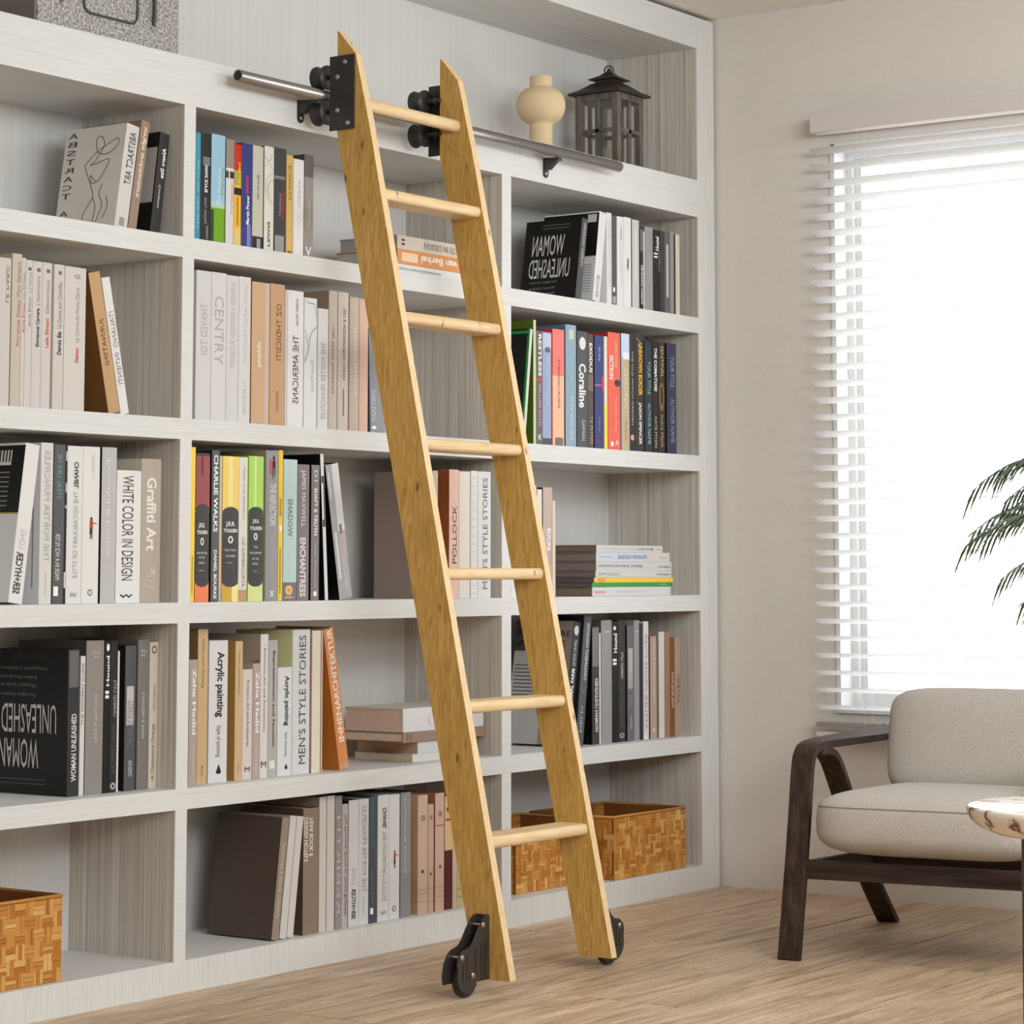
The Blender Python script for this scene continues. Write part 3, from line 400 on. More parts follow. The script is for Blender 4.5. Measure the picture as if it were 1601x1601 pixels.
  (-2.0912,-2.0575,.2541,0,(210,199,190),None,'shortest cream book with a bold black letter at its foot',[('t','Furniture, Art and Accessories','d',0,.35,.65,.3,.9,(85,78,72),0),('t','M','h',0,.25,.78,.072,.115,(30,28,26),0)]),
  (-2.0553,-2.0303,.2663,0,(176,160,150),(193,168,154),'taupe book with large white lettering between two lettered cream books',[('t','Zaha Hadid','d',0,.35,.85,.4,.93,(236,232,228),1),('t','The Great Architect','d',0,.4,.65,.05,.32,(215,208,200),0)]),
  (-2.0292,-2.0018,.3341,0,(212,208,204),(179,165,151),'tall off-white book with a bold black letter at its foot',[('t','Furniture, Art and Accessories','d',0,.35,.65,.32,.9,(85,80,76),0),('t','M','h',0,.15,.8,.072,.115,(30,28,26),0),('c','r',.02,.1,.74,.745,(30,30,30)),('c','r',.02,.1,.81,.815,(30,30,30))]),
  (-2.0007,-1.9684,.32,0,(176,170,166),(124,88,57),'grey book with dark lettering and a small white square at its foot',[('t','Expressionism and Fauvism','d',0,.4,.7,.22,.92,(70,66,64),1),('r',.2,.75,.06,.12,(220,218,216))]),
  (-1.9661,-1.9148,.2547,0,(212,212,214),(228,228,228),'short white book with heavy black lettering and a black drop, smaller of two',[('t','Acrylic painting','d',0,.4,.8,.46,.92,(35,35,37),1),('t','Style of painting','d',0,.45,.68,.18,.4,(90,90,92),0),('e',.5,.72,.06,.085,(25,25,25)),('q',(.61,.115),(.51,.077),(.71,.077),(25,25,25))]),
  (-1.9125,-1.8485,.3424,0,(208,208,208),(228,228,173),'tall white book with thin black serif capitals, fourth row',[('t',"MEN'S STYLE STORIES",'u',0,.35,.75,.07,.96,(75,73,73),0)]),
  (-1.8449,-1.8004,.3396,0,(222,210,190),(179,138,117),'cream book turned with its page edge outward, beside the leaning orange book',[('r',0,.1,0,1,(150,115,100)),('r',.82,.9,0,1,(110,80,65)),('r',.9,1,0,1,(225,205,190))]),
  (-1.732,-1.6949,.3466,-.192,(214,140,82),(206,121,49),'orange book with white capitals leaning left, fourth row',[('t','INNENARCHITEKTUR','u',0,.25,.8,.19,1,(240,226,212),1),('r',0,1,0,.035,(205,160,120))]),
 ]),
 (.07,.03,.2,'books on the bottom shelf',[
  (-1.9988,-1.9737,.2812,.1282,(150,132,118),(85,71,62),'large dark taupe book leaning right on the bottom shelf, showing its cover',[('t','EARNING SEVERE & ANTHONY','u',1,.25,.7,.18,.8,(200,188,176),0)]),
  (-1.9702,-1.946,.2835,.1278,(206,200,194),(165,154,144),'plain off-white book leaning right, first after the dark taupe cover',[]),
  (-1.9437,-1.9205,.2801,.1268,(208,202,196),(206,195,186),'plain off-white book leaning right, second after the dark taupe cover',[]),
  (-1.8854,-1.8285,.2955,0,(138,120,104),(88,71,57),'taupe book with two lines of white mirrored block lettering',[('t','YEAR BOOK 8','d',1,.35,.62,.62,.93,(222,212,202),1),('t','DESIGN HOTELS','d',1,.02,.28,.58,.93,(222,212,202),1)]),
  (-1.8261,-1.7997,.3183,0,(205,196,188),(149,129,115),'plain cream book in the bottom row, beside the mirrored block lettered book',[]),
  (-1.7973,-1.7683,.3192,0,(204,196,190),(151,135,124),'plain cream book touching the grey lettered book, bottom row',[]),
  (-1.7647,-1.7403,.3169,0,(148,140,138),None,'grey book with pale vertical lettering on the bottom shelf',[('t','REBIRTH','u',1,.2,.75,.12,.85,(190,184,180),0)]),
  (-1.7391,-1.717,.2952,0,(190,180,176),None,'short rosy beige book with dark mirrored serif lettering, bottom row',[('t','The Monocle Guide to Good Business','d',1,.3,.75,.1,.92,(80,72,70),0)]),
  (-1.7145,-1.6749,.3026,0,(214,212,211),(30,29,28),'white book with bold mirrored lettering low on its spine, bottom row',[('t','SER+HYCER','u',1,.3,.7,.06,.3,(60,58,56),1),('t','LOHG','u',1,.3,.7,.33,.46,(180,178,175),0)]),
  (-1.6737,-1.6362,.3027,0,(212,211,210),None,'white book with serif capitals on the bottom shelf',[('t','THE PORTER PRINCIPLES','u',1,.3,.75,.26,.95,(150,150,150),0),('r',.4,.5,.06,.22,(180,180,180))]),
  (-1.6337,-1.6021,.3061,0,(74,80,86),(82,88,93),'dark slate book with a white square at its foot, bottom row',[('r',0,.6,.6,1,(70,94,102)),('r',.15,.5,.07,.12,(240,238,234)),('t','MADE TO FILTER','u',1,.2,.5,.16,.42,(120,124,128),0)]),
  (-1.5996,-1.5562,.3067,0,(216,214,212),None,'white book with black fashion house lettering, bottom row',[('t','CHANEL','d',1,.4,.75,.73,.9,(60,58,56),1),('t','THE VOCABULARY OF STYLE','d',1,.4,.75,.16,.71,(140,137,134),0),('t','WV','h',0,.25,.8,.05,.08,(120,118,116),0)]),
  (-1.5549,-1.5123,.3051,0,(217,215,213),None,'white book with a small red figure on its spine, bottom row',[('e',.45,.6,.53,.55,(70,40,30)),('r',.42,.62,.48,.53,(170,70,50)),('r',.42,.6,.44,.48,(80,45,45)),('r',.6,.85,.505,.515,(190,120,90)),('r',.44,.5,.41,.44,(80,45,45)),('r',.54,.6,.41,.44,(80,45,45)),('e',.3,.65,.06,.11,(100,98,96)),('e',.38,.57,.067,.103,(217,215,213))]),
  (-1.5084,-1.4661,.3066,0,(142,140,140),(82,80,80),'grey book with white handwriting beside the figure book, bottom row',[('t','Peaceful & Loving','d',1,.3,.55,.35,.95,(195,195,195),0)]),
  (-1.4363,-1.3964,.2952,0,(200,170,152),(215,173,135),'tall pinkish ribbed book, first of the three old bound books',[('t','OIN','h',0,.3,.7,.78,.83,(110,60,50),0),('r',0,1,.2,.205,(170,130,110)),('r',0,1,.17,.175,(170,130,110)),('r',0,1,.1,.105,(170,130,110)),('e',.3,.6,.34,.37,(90,60,50))]),
  (-1.3937,-1.3709,.2698,0,(196,162,146),None,'short pinkish ribbed book between the other two old bound books',[('t','IV','h',0,.3,.7,.85,.9,(110,60,50),0),('r',0,1,.22,.225,(165,120,100)),('r',0,1,.1,.105,(165,120,100)),('e',.3,.6,.34,.37,(90,60,50))]),
  (-1.3642,-1.3263,.2949,0,(200,166,148),(165,107,80),'tall pinkish ribbed book with red rule, third of the old bound books',[('t','OIN','h',0,.3,.7,.8,.85,(110,60,50),0),('r',0,1,.72,.73,(190,80,60)),('r',0,1,.2,.205,(170,130,110)),('r',0,1,.12,.125,(170,130,110)),('e',.4,.65,.36,.39,(90,60,50))]),
  (-1.3236,-1.2907,.2856,0,(84,34,36),None,'book with a maroon lower half and yellow upper half',[('r',0,1,.52,1,(210,180,130)),('r',.1,.9,.78,.8,(170,60,50)),('r',.2,.9,.86,.9,(120,60,40))]),
  (-1.2894,-1.2728,.275,0,(206,178,160),None,'slim cream book next to the maroon and yellow book',[]),
  (-1.2715,-1.2382,.2543,0,(190,178,128),None,'pale yellow green book behind the ladder foot',[('r',0,1,.18,.19,(150,140,90)),('r',0,1,.1,.11,(150,140,90))]),
 ]),
 (1.684,.014,.19,'black and white books, upper right',[
  (-.7427,-.7137,.2334,.1617,(70,70,72),(16,17,18),'black book with large white mirrored hand lettering on its cover, upper right',[('t','WOMAN UNLEASHED','u',1,.3,.75,.4,.95,(170,168,166),1),('c','t','WOMAN','h',1,.28,.85,.55,.81,(222,218,212),0),('c','t','UNLEASHED','h',1,.15,.88,.27,.51,(222,218,212),0),('c','t','The Highly Sensitive','h',1,.35,.85,.2,.235,(150,148,146),0),('c','t',"Woman's Guide to",'h',1,.38,.85,.13,.165,(150,148,146),0),('c','t','Radiant Energy and','h',1,.38,.85,.06,.095,(150,148,146),0),('c','r',.2,.7,.89,.9,(110,108,106)),('c','r',.2,.7,.93,.94,(110,108,106))]),
  (-.655,-.6188,.2611,.149,(220,218,216),(228,228,228),'white book leaning right with a black upper back cover, upper right',[('t','SER+HYCER','u',1,.3,.7,.05,.3,(120,118,116),0),('c','r',0,1,.5,.985,(20,20,20)),('c','r',0,1,.49,.5,(200,180,90)),('c','r',.04,.2,.88,.97,(210,206,200)),('c','r',.06,.9,.1,.107,(130,128,126)),('c','r',.06,.9,.13,.137,(130,128,126)),('c','r',.06,.9,.16,.167,(130,128,126)),('c','r',.06,.9,.19,.197,(130,128,126)),('c','r',.06,.9,.22,.227,(130,128,126)),('c','r',.06,.9,.25,.257,(130,128,126)),('c','r',.06,.9,.28,.287,(130,128,126)),('c','r',.06,.9,.31,.317,(130,128,126)),('c','r',.06,.9,.34,.347,(130,128,126)),('c','r',.06,.9,.37,.377,(130,128,126)),('c','r',.06,.9,.4,.407,(130,128,126))]),
  (-.58,-.5539,.2639,0,(218,216,214),(228,228,228),'white book with faint lettering between a leaning white and dark grey book',[('t','PEOPLE PRINCIPLES','u',1,.3,.7,.2,.9,(195,192,190),0)]),
  (-.5522,-.5287,.2579,0,(78,80,84),None,'dark slate slim book among white books, upper right',[('r',.1,.9,.02,.1,(160,160,160)),('r',.2,.6,.15,.2,(240,238,234))]),
  (-.5253,-.4914,.2592,0,(222,220,218),None,'white book with faint mirrored lettering, upper right',[('t','CHANEL','d',1,.4,.75,.73,.9,(150,148,146),0),('t','THE VOCABULARY','d',1,.4,.75,.2,.71,(205,202,200),0)]),
  (-.49,-.4504,.2613,0,(223,221,219),None,'white book with a small red figure on its spine, upper right',[('e',.45,.6,.53,.55,(70,40,30)),('r',.42,.62,.48,.53,(170,70,50)),('r',.42,.6,.44,.48,(80,45,45)),('r',.6,.85,.505,.515,(190,120,90)),('r',.44,.5,.41,.44,(80,45,45)),('r',.54,.6,.41,.44,(80,45,45))]),
  (-.4452,-.4073,.259,0,(196,194,192),(40,38,36),'light grey book beside the figure book, upper right',[('r',.4,.6,.3,.9,(214,212,210))]),
  (-.4038,-.3847,.2374,0,(30,30,31),None,'slim black book with white lettering, upper right',[('t','WOMAN UNLEASHED','u',1,.3,.75,.06,.55,(240,238,234),1),('r',.1,.9,.72,.99,(105,105,105))]),
  (-.3833,-.3777,.2303,0,(222,220,218),None,'very thin white pamphlet beside the slim black book, upper right',[]),
  (-.376,-.3321,.2462,0,(150,148,146),(124,121,118),'plain grey classic novel among dark spines, upper right',[('t','PRIDE & PREJUDICE','u',1,.4,.65,.34,.65,(196,194,192),0)]),
  (-.3304,-.2914,.2418,0,(24,24,24),None,'black book with white brush marks, upper right',[('t','Hound','u',0,.3,.8,.75,.92,(240,238,234),1),('r',.1,.6,.66,.68,(240,238,234)),('r',.1,.6,.7,.72,(240,238,234)),('t','UNREAD','u',1,.7,.95,.5,.75,(150,150,150),0)]),
  (-.2897,-.2683,.2425,0,(60,60,62),None,'dark slate slim book right of the brush marked black book, upper right',[]),
  (-.2665,-.2378,.2412,0,(98,97,98),None,'dark grey book with a pale glowing streak, upper right',[('r',.3,.7,.2,.85,(190,188,188))]),
  (-.236,-.2144,.2465,0,(146,142,138),None,'slim grey book next to the last cream book, upper right',[]),
  (-.2053,-.1817,.2422,0,(208,196,180),(82,71,63),'slim cream book at the right end, upper right',[]),
 ]),
 (1.271,.014,.18,'colourful books, second row right',[
  (-.9988,-.9867,.3138,.1166,(205,203,196),(34,32,34),'thin black covered book with a green border leaning right, behind the ladder',[('c','r',0,.04,0,1,(30,150,70)),('c','r',.04,1,.96,.985,(30,150,70)),('c','t','Sonoran','h',1,.35,.75,.88,.91,(150,30,50),0),('c','r',.2,.8,.3,.31,(120,118,120)),('c','r',.2,.8,.35,.36,(120,118,120)),('c','r',.2,.8,.4,.41,(120,118,120)),('c','r',.2,.8,.45,.46,(120,118,120)),('c','r',.2,.8,.5,.51,(120,118,120)),('c','r',.2,.8,.55,.56,(120,118,120)),('c','r',.2,.8,.6,.61,(120,118,120))]),
  (-.9473,-.9351,.3387,0,(196,204,150),(85,107,30),'tall book with an olive green cover and pale green spine',[]),
  (-.9336,-.9044,.31,0,(98,92,94),None,'grey book with bold white letters above red lettering',[('t','RESTLESS','d',0,.3,.8,.6,.97,(240,238,234),1),('t','WILLIAM SOTO','d',0,.3,.75,.16,.54,(226,160,168),0),('r',0,.9,.56,.58,(220,60,60)),('t','K','h',0,.3,.85,.04,.09,(240,238,234),0)]),
  (-.9029,-.8611,.3089,0,(150,162,192),None,'hazy blue book with a distant ship on its spine',[('r',0,1,.84,.99,(186,192,208)),('e',.2,.9,.82,.87,(90,96,120)),('t','THE LAST HOUSE ON','d',0,.35,.7,.35,.8,(190,198,216),0),('r',0,1,0,.06,(70,72,84))]),
  (-.8549,-.7985,.3214,0,(236,184,148),(220,55,69),'coral and peach two-tone book with fine lettering',[('r',0,1,.6,1,(240,120,112)),('t','ROBINSON CRUSOE','d',0,.42,.62,.32,.74,(120,72,58),0),('r',.2,.9,0,.07,(120,105,90))]),
  (-.7906,-.7382,.3389,0,(140,166,180),(96,124,149),'pale blue book taller than its neighbours with sketch marks',[('t','All the world admit','d',0,.4,.75,.05,.42,(196,212,220),0),('r',.3,.75,.88,.96,(190,200,180)),('t','PENELOPE','d',0,.4,.6,.52,.75,(170,190,200),0)]),
  (-.7334,-.6802,.3255,0,(78,78,80),(30,30,32),'dark grey book with a white disc and flowing white script',[('e',.2,.8,.84,.95,(220,218,214)),('t','Coraline','d',0,.15,.8,.34,.72,(240,238,234),1),('t','GAIMAN','d',0,.4,.7,.06,.24,(200,200,200),0)]),
  (-.6786,-.6509,.3208,0,(84,72,66),(30,30,32),'slim book with bold white capitals over a smoky brown spine',[('t','EXODUS','d',0,.2,.75,.66,.92,(240,238,234),1),('t','T.J. FLYNN','d',0,.3,.8,.04,.28,(212,182,160),0),('r',0,1,.5,.64,(120,100,88))]),
  (-.6444,-.5984,.3198,0,(56,62,118),(24,24,40),'navy book with a red half disc and pink line',[('e',.75,1,.5,.66,(200,50,60)),('r',0,.75,.555,.565,(190,120,180)),('t','SUN','d',0,.4,.6,.78,.9,(200,204,230),0),('t','PURPLE','d',0,.4,.55,.16,.28,(150,154,190),0),('r',.3,.6,.04,.09,(120,40,60))]),
  (-.5951,-.5786,.3199,0,(222,214,196),None,'thin white and yellow booklet beside the navy book',[('r',0,1,0,.4,(236,214,70))]),
  (-.5752,-.5117,.3342,0,(236,100,78),(179,55,55),'bright coral red book with white capitals',[('t','FICTION','d',0,.1,.4,.6,.8,(240,238,234),1),('t','CLIMBING POSSIBLE','d',0,.5,.75,.7,.94,(240,190,170),0),('e',.5,1,.54,.6,(60,50,52)),('t','Remember the Sea','d',0,.55,.7,.15,.45,(250,200,180),0),('t','A','h',0,.55,.85,.04,.09,(240,238,234),0),('r',.2,.4,.03,.07,(240,238,234))]),
  (-.505,-.4626,.3359,0,(190,172,138),(82,151,193),'book with a pale sky over a sandy spine',[('r',0,1,.8,1,(198,212,228)),('r',.2,1,.78,.84,(230,232,236)),('t','CHILDREN','d',0,.3,.75,.36,.7,(222,208,176),0),('t','Frank','d',0,.35,.65,.08,.25,(160,136,100),0)]),
  (-.4609,-.4336,.3393,0,(42,40,42),None,'black book with fine white lettering and a pink spot at its foot',[('t','THE OLD WITCH GARDEN','d',0,.3,.65,.22,.85,(190,188,188),0),('e',.1,.8,.09,.14,(220,150,150))]),
  (-.4319,-.3853,.3378,0,(52,48,44),None,'black book with golden capitals beside the fine lettered book',[('t','UNKNOWN BORDER','d',0,.35,.8,.48,.93,(232,184,60),1),('t','JASON SPENCER','d',0,.3,.7,.06,.42,(240,238,234),1),('p',.0012,(225,222,215),[(.1,.97),(.6,.93),(.3,.9)])]),
  (-.3801,-.3401,.3231,0,(44,50,54),(16,16,18),'dark book with pale teal serif capitals beside the golden lettered book',[('t','YOUR TITLE','d',0,.35,.75,.52,.82,(150,200,196),0),('t','AUTHOR NAME','d',0,.35,.75,.07,.44,(150,200,196),0)]),
  (-.3366,-.3085,.3263,0,(40,34,34),None,'dark book with white capitals between two dark lettered books',[('t','THE COMATOSE','d',0,.25,.8,.55,.94,(240,238,234),1),('t','KATE MYERS','d',0,.3,.75,.04,.32,(196,176,168),0)]),
  (-.3049,-.2695,.3249,0,(52,44,32),None,'dark book with bronze serif letters and golden ornament',[('t','SENTINEL','d',0,.3,.75,.68,.97,(206,176,120),0),('e',.1,.85,.38,.64,(140,104,48)),('e',.25,.7,.43,.6,(52,44,32)),('t','Indra Mark','d',0,.3,.7,.05,.34,(190,166,120),0)]),
  (-.2589,-.2051,.3264,0,(52,54,78),(20,20,24),'navy book with grey serif capitals at the right end',[('t','YOUR TITLE','d',0,.35,.75,.6,.88,(160,162,184),0),('t','AUTHOR NAME','d',0,.35,.75,.1,.5,(150,152,176),0)]),
 ]),
 (.858,.016,.18,'upright books, middle right compartment',[
  (-1.0482,-1.0111,.2898,0,(224,222,220),None,'white book at the divider, mostly hidden by the far ladder side',[]),
  (-1.0082,-.945,.2943,0,(214,210,206),None,'off-white book hidden behind the far ladder side, middle right compartment',[]),
  (-.942,-.9283,.2996,0,(222,216,210),None,'thin white book just right of the far ladder side',[('r',.7,1,0,1,(150,130,120))]),
  (-.9268,-.9024,.2913,0,(222,214,208),(20,18,18),'slim off-white book with a dark edge beside the ladder',[('r',.9,1,0,1,(40,30,30))]),
  (-.8994,-.8547,.2973,0,(190,168,156),(40,30,28),'rose beige book with bold white capitals, beside the flat stack',[('t','SUCRE','d',0,.4,.8,.42,.63,(240,238,234),1),('t','Tart Recipes','d',0,.7,.9,.3,.55,(150,120,110),0)]),
  (-.8532,-.8392,.2618,0,(220,200,178),None,'thin peach book between the bold capitals book and the flat stack',[]),
 ]),
 (.446,.045,.19,'books in the lower right compartment',[
  (-.7651,-.7273,.3432,.1631,(40,40,42),(143,129,118),'black spined book leaning right with dark capitals on its grey cover',[('t','ANIMAL FARM','u',0,.3,.7,.32,.62,(240,238,234),1),('t','GEORGE ORWELL','u',0,.3,.7,.64,.86,(200,198,196),0),('e',.2,.8,.89,.97,(200,200,200)),('c','r',.45,1,0,.75,(176,172,168)),('c','r',.45,1,.75,1,(72,68,66)),('c','t','ART WHERE','h',0,.02,.98,.87,.92,(25,24,22),0),('c','t','AL   E','h',0,.1,.98,.79,.84,(25,24,22),0),('c','t','L','h',0,.08,.14,.7,.75,(40,34,30),0),('c','t','Y','h',0,.08,.14,.6,.65,(40,34,30),0),('c','r',.5,.97,.36,.37,(90,88,86)),('c','r',.5,.97,.39,.4,(90,88,86)),('c','r',.5,.97,.42,.43,(90,88,86)),('c','r',.5,.97,.45,.46,(90,88,86)),('c','r',.5,.97,.48,.49,(90,88,86)),('c','r',.5,.97,.51,.52,(90,88,86)),('c','r',.5,.97,.54,.55,(90,88,86)),('c','r',.5,.97,.57,.58,(90,88,86)),('c','r',.5,.97,.6,.61,(90,88,86)),('c','r',.5,.97,.63,.64,(90,88,86))]),
  (-.6988,-.662,.3581,.129,(86,86,90),(34,34,36),'slate grey book with white mirrored capitals leaning right',[('t','ORNAMENT HANSON','u',1,.4,.75,.5,.94,(240,238,234),0),('p',.0012,(160,160,165),[(.2,.45),(.5,.4),(.8,.46)]),('t','FIELD','u',1,.3,.6,.1,.3,(190,190,192),0)]),
  (-.6152,-.5794,.3271,0,(60,60,61),(10,10,10),'dark book with a grey mottled top and white capitals, lower right',[('t','WOMAN UNLEASHED','u',1,.35,.8,.1,.56,(220,218,216),1),('r',.05,.95,.66,.99,(120,119,118))]),
  (-.5775,-.5709,.3086,0,(224,222,220),None,'very thin white pamphlet beside the mottled dark book, lower right',[]),
  (-.568,-.5135,.3442,0,(150,148,147),(96,93,92),'plain mid grey classic novel, lower right',[('t','PRIDE & PREJUDICE','u',1,.45,.65,.34,.65,(182,180,178),0),('r',.3,.75,.9,.91,(200,198,196))]),
  (-.5119,-.4802,.3397,0,(20,20,20),None,'black book with white brush marks, lower right',[('t','Hound','u',0,.2,.8,.74,.9,(240,238,234),1),('r',.1,.7,.64,.66,(240,238,234)),('r',.1,.7,.67,.69,(240,238,234)),('r',.2,.6,.93,.96,(240,238,234))]),
  (-.4785,-.4432,.3419,0,(50,50,53),None,'dark slate book with a ring mark at its foot, lower right',[('t','UNREAD LISTS','u',1,.3,.65,.52,.74,(210,208,206),0),('e',.1,.8,.03,.075,(150,150,150)),('e',.3,.6,.043,.06,(50,50,53)),('t','THE GREAT ESCAPE','u',1,.2,.6,.12,.45,(95,95,98),0)]),
  (-.4331,-.3975,.3276,0,(104,104,108),(24,22,24),'dark grey book with a pale glow on its spine, lower right',[('r',.15,.8,.45,.8,(180,178,180)),('t','THE GREAT','u',0,.3,.75,.3,.6,(150,148,150),0),('t','CLAUDE WAY','u',0,.35,.65,.1,.22,(210,208,206),0)]),
  (-.3958,-.3684,.3415,0,(150,147,146),None,'slim grey book between dark spines, lower right',[('r',.3,.7,.9,.91,(200,198,196))]),
  (-.3667,-.3478,.3319,0,(52,46,46),None,'slim dark brown book beside a white book, lower right',[]),
  (-.346,-.3184,.3371,0,(218,216,214),None,'white book with grey mirrored lettering, lower right',[('t','ATELIER CROSS OVER','u',1,.2,.7,.08,.9,(150,148,146),0)]),
  (-.3097,-.2748,.2941,0,(176,156,142),(124,55,41),'beige rose book with white capitals, lower right',[('t','VOGUE ENCYCLOPEDIA','d',1,.4,.7,.35,.94,(226,214,204),0),('e',.4,.6,.07,.1,(240,238,234))]),
  (-.2625,-.2308,.3061,0,(212,204,198),(165,138,124),'plain cream book among the brown books, lower right',[]),
  (-.2273,-.2007,.3055,0,(158,120,96),None,'plain reddish tan book, lower right',[]),
  (-.1989,-.1757,.2863,0,(122,78,50),None,'brown book with pale capitals, lower right',[('t','PHILADELPHIA','u',1,.2,.75,.3,.66,(220,204,190),0)]),
  (-.1739,-.1415,.2895,0,(172,146,120),None,'sandy beige book with dark capitals at the right end, lower right',[('t','ASTRID','u',1,.3,.8,.32,.62,(110,86,66),0)]),
 ]),
]
# ------------------------------------------------------------------ the room
XW=.012
fl=MB()
y=-.27-.36*20
edges=[.45,.09,-.27,-.65,-.99]+[-.99-.355*k for k in range(1,19)]
for j in range(len(edges)-1):
    y1,y0=edges[j],edges[j+1]
    starts={1:-1.09,2:-.49,3:-1.86,4:-1.045}
    x=starts.get(j,-random.uniform(.2,2)); xs=[XW+.1]
    q=x
    while q>-9.5: xs.append(q); q-=1.9
    xs.append(-9.6)
    for a,b in zip(xs[:-1],xs[1:]):
        if a-b<.02: continue
        fl.box(b+.0018,a-.0018,y0+.0035,y1-.0035,-.02,0,M_floor)
fl.box(-9.6,.1,-7.5,.45,-.03,-.0035,col((62,46,32),.9))
struct(fl.build('floor'))
wb=MB(); wb.box(-9.6,.15,.345,.45,0,2.70,M_wall); struct(wb.build('wall_back'))
wl=MB(); wl.box(-9.6,-9.5,-7.5,.345,0,2.62,M_wall); struct(wl.build('wall_left'))
wf_=MB(); wf_.box(-9.6,.15,-7.6,-7.5,0,2.62,M_wall); struct(wf_.build('wall_front'))
ce=MB(); ce.box(-9.6,.25,-7.5,.345,2.612,2.7,M_ceil); struct(ce.build('ceiling'))
# window wall with its opening
WY0,WY1,WZ0,WZ1=-1.86,-.397,.525,2.184
wr=MB()
wr.box(XW,.15,WY1,.345,0,2.612,M_wall); wr.box(XW,.15,-7.5,WY0,0,2.612,M_wall)
wr.box(XW,.15,WY0,WY1,0,WZ0,M_wall); wr.box(XW,.15,WY0,WY1,WZ1,2.612,M_wall)
struct(wr.build('wall_right'))
M_win=mat('white_window_paint',(216,216,215),.4)
wf=MB()
# lining of the opening, thin architrave edge, then sash
for (a,b,c,d) in [(WY1-.012,WY1+.002,WZ0,WZ1),(WY0-.002,WY0+.012,WZ0,WZ1)]: wf.box(.004,.14,a,b,c,d,M_win)
wf.box(.004,.14,WY0,WY1,WZ1-.012,WZ1+.002,M_win); wf.box(-.004,.14,WY0,WY1,WZ0-.004,WZ0+.01,M_win)
def frame(mb,x0,x1,y0,y1,z0,z1,w,m):
    mb.box(x0,x1,y1-w,y1,z0,z1,m); mb.box(x0,x1,y0,y0+w,z0,z1,m); mb.box(x0,x1,y0+w,y1-w,z1-w,z1,m); mb.box(x0,x1,y0+w,y1-w,z0,z0+w,m)
frame(wf,.075,.125,WY0+.012,WY1-.012,WZ0+.01,WZ1-.012,.022,M_win)
frame(wf,.09,.118,WY0+.034,WY1-.034,WZ0+.032,WZ1-.034,.022,M_win)
w1=struct(wf.build('window_1'))
gm=mat('window_glass',(255,255,255),.0); gnt=gm.node_tree
tr=gnt.nodes.new('ShaderNodeBsdfTransparent'); gl=gnt.nodes.new('ShaderNodeBsdfGlossy'); gl.inputs['Roughness'].default_value=.02
ms=gnt.nodes.new('ShaderNodeMixShader'); ms.inputs[0].default_value=.05
gnt.links.new(tr.outputs[0],ms.inputs[1]); gnt.links.new(gl.outputs[0],ms.inputs[2]); gnt.links.new(ms.outputs[0],gnt.nodes['Material Output'].inputs[0])
pn=MB(); pn.box(.102,.106,WY0+.056,WY1-.056,WZ0+.054,WZ1-.056,gm); pn.build('window_pane',w1)
# ------------------------------------------------------------------ bookcase
BX0=-4.2; ZT=[(1.988,2.100),(1.637,1.684),(1.224,1.271),(.812,.858),(.400,.446)]
RL,RR=-.098,0; BK=.324
bc=thing('bookcase','tall whitewashed wooden bookcase filling the wall left of the window','bookcase',(0,0,0))
for i,(a,b) in enumerate(ZT):
    m=MB(); m.box(BX0,RL,0,BK,a,b,M_h); m.build('shelf',bc)
m=MB(); m.box(BX0,RL,0,BK,2.504,2.6,M_h); m.build('header',bc)
m=MB(); m.box(BX0,RL,0,BK,0,.07,M_v); m.build('plinth',bc)
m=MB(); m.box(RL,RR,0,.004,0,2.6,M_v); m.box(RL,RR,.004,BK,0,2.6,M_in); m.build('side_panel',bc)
m=MB(); m.box(BX0,0,BK,BK+.02,0,2.6,M_bk); m.build('back_panel',bc)
m=MB(); m.box(BX0-.04,BX0,0,BK,0,2.6,M_v); m.build('side_panel',bc)
for (xa,xb) in [(-2.364,-2.326),(-1.114,-1.072),(-3.614,-3.576)]:
    for (z0,z1) in [(.07,.4),(.446,.812),(.858,1.224),(1.271,1.637),(1.684,1.988)]:
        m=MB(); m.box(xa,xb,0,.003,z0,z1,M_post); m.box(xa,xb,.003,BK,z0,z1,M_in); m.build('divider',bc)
# ------------------------------------------------------------------ books
for zs,yf,dep,grp,lst in BOOK_ROWS:
    for (x0,x1,h,lean,sc,cc,lab,marks) in lst: make_book(x0,x1,h,lean,sc,cc,lab,marks,zs+.0004,yf,dep,grp)
# books lying flat: spine on the front face, pages on the left end
def flat_book(x0,x1,y0,dep,z0,z1,spine,cover,endc,lab,grp,marks=(),rz=0):
    FIXN[0]=False; LIFT[0]=0
    root=thing('book',lab,'book',(x0,y0,z0),grp,(0,0,rz)); w=x1-x0; h=z1-z0; sm=col(spine); cm=col(cover); t=min(.003,h*.12)
    cv=MB(); cv.box(0,w,0,.003,0,h,sm); cv.box(0,w,.003,dep,0,t,cm); cv.box(0,w,.003,dep,h-t,h,cm)
    for d in marks: mark(cv,d,lambda s,tt,l:(w*s,-l,h*tt),w,h)
    cv.build('cover',root); FIXN[0]=True
    pg=MB(); em,_,_=streaks(mat('page_block',rough=.9),(30,30,900),[(.3,tuple(int(v*1.02) for v in endc)),(.7,tuple(min(238,int(v*1.24)) for v in endc))])
    pg.box(.002,w-.002,.0035,dep-.003,t,h-t,em); pg.build('pages',root)
    return root
def TT(s,mir,u0,u1,v0,v1,c,b=0): return ('t',s,'h',mir,u0,u1,v0,v1,c,b)
g='flat stack behind the ladder, top middle compartment'
flat_book(-1.5425,-1.17,.022,.215,1.6845,1.7065,(222,221,219),(190,188,185),(176,170,166),'white book at the bottom of the stack behind the ladder, top middle',g,[TT('Oberflachen Furniture Design',2,.02,.5,.25,.7,(130,128,126))])
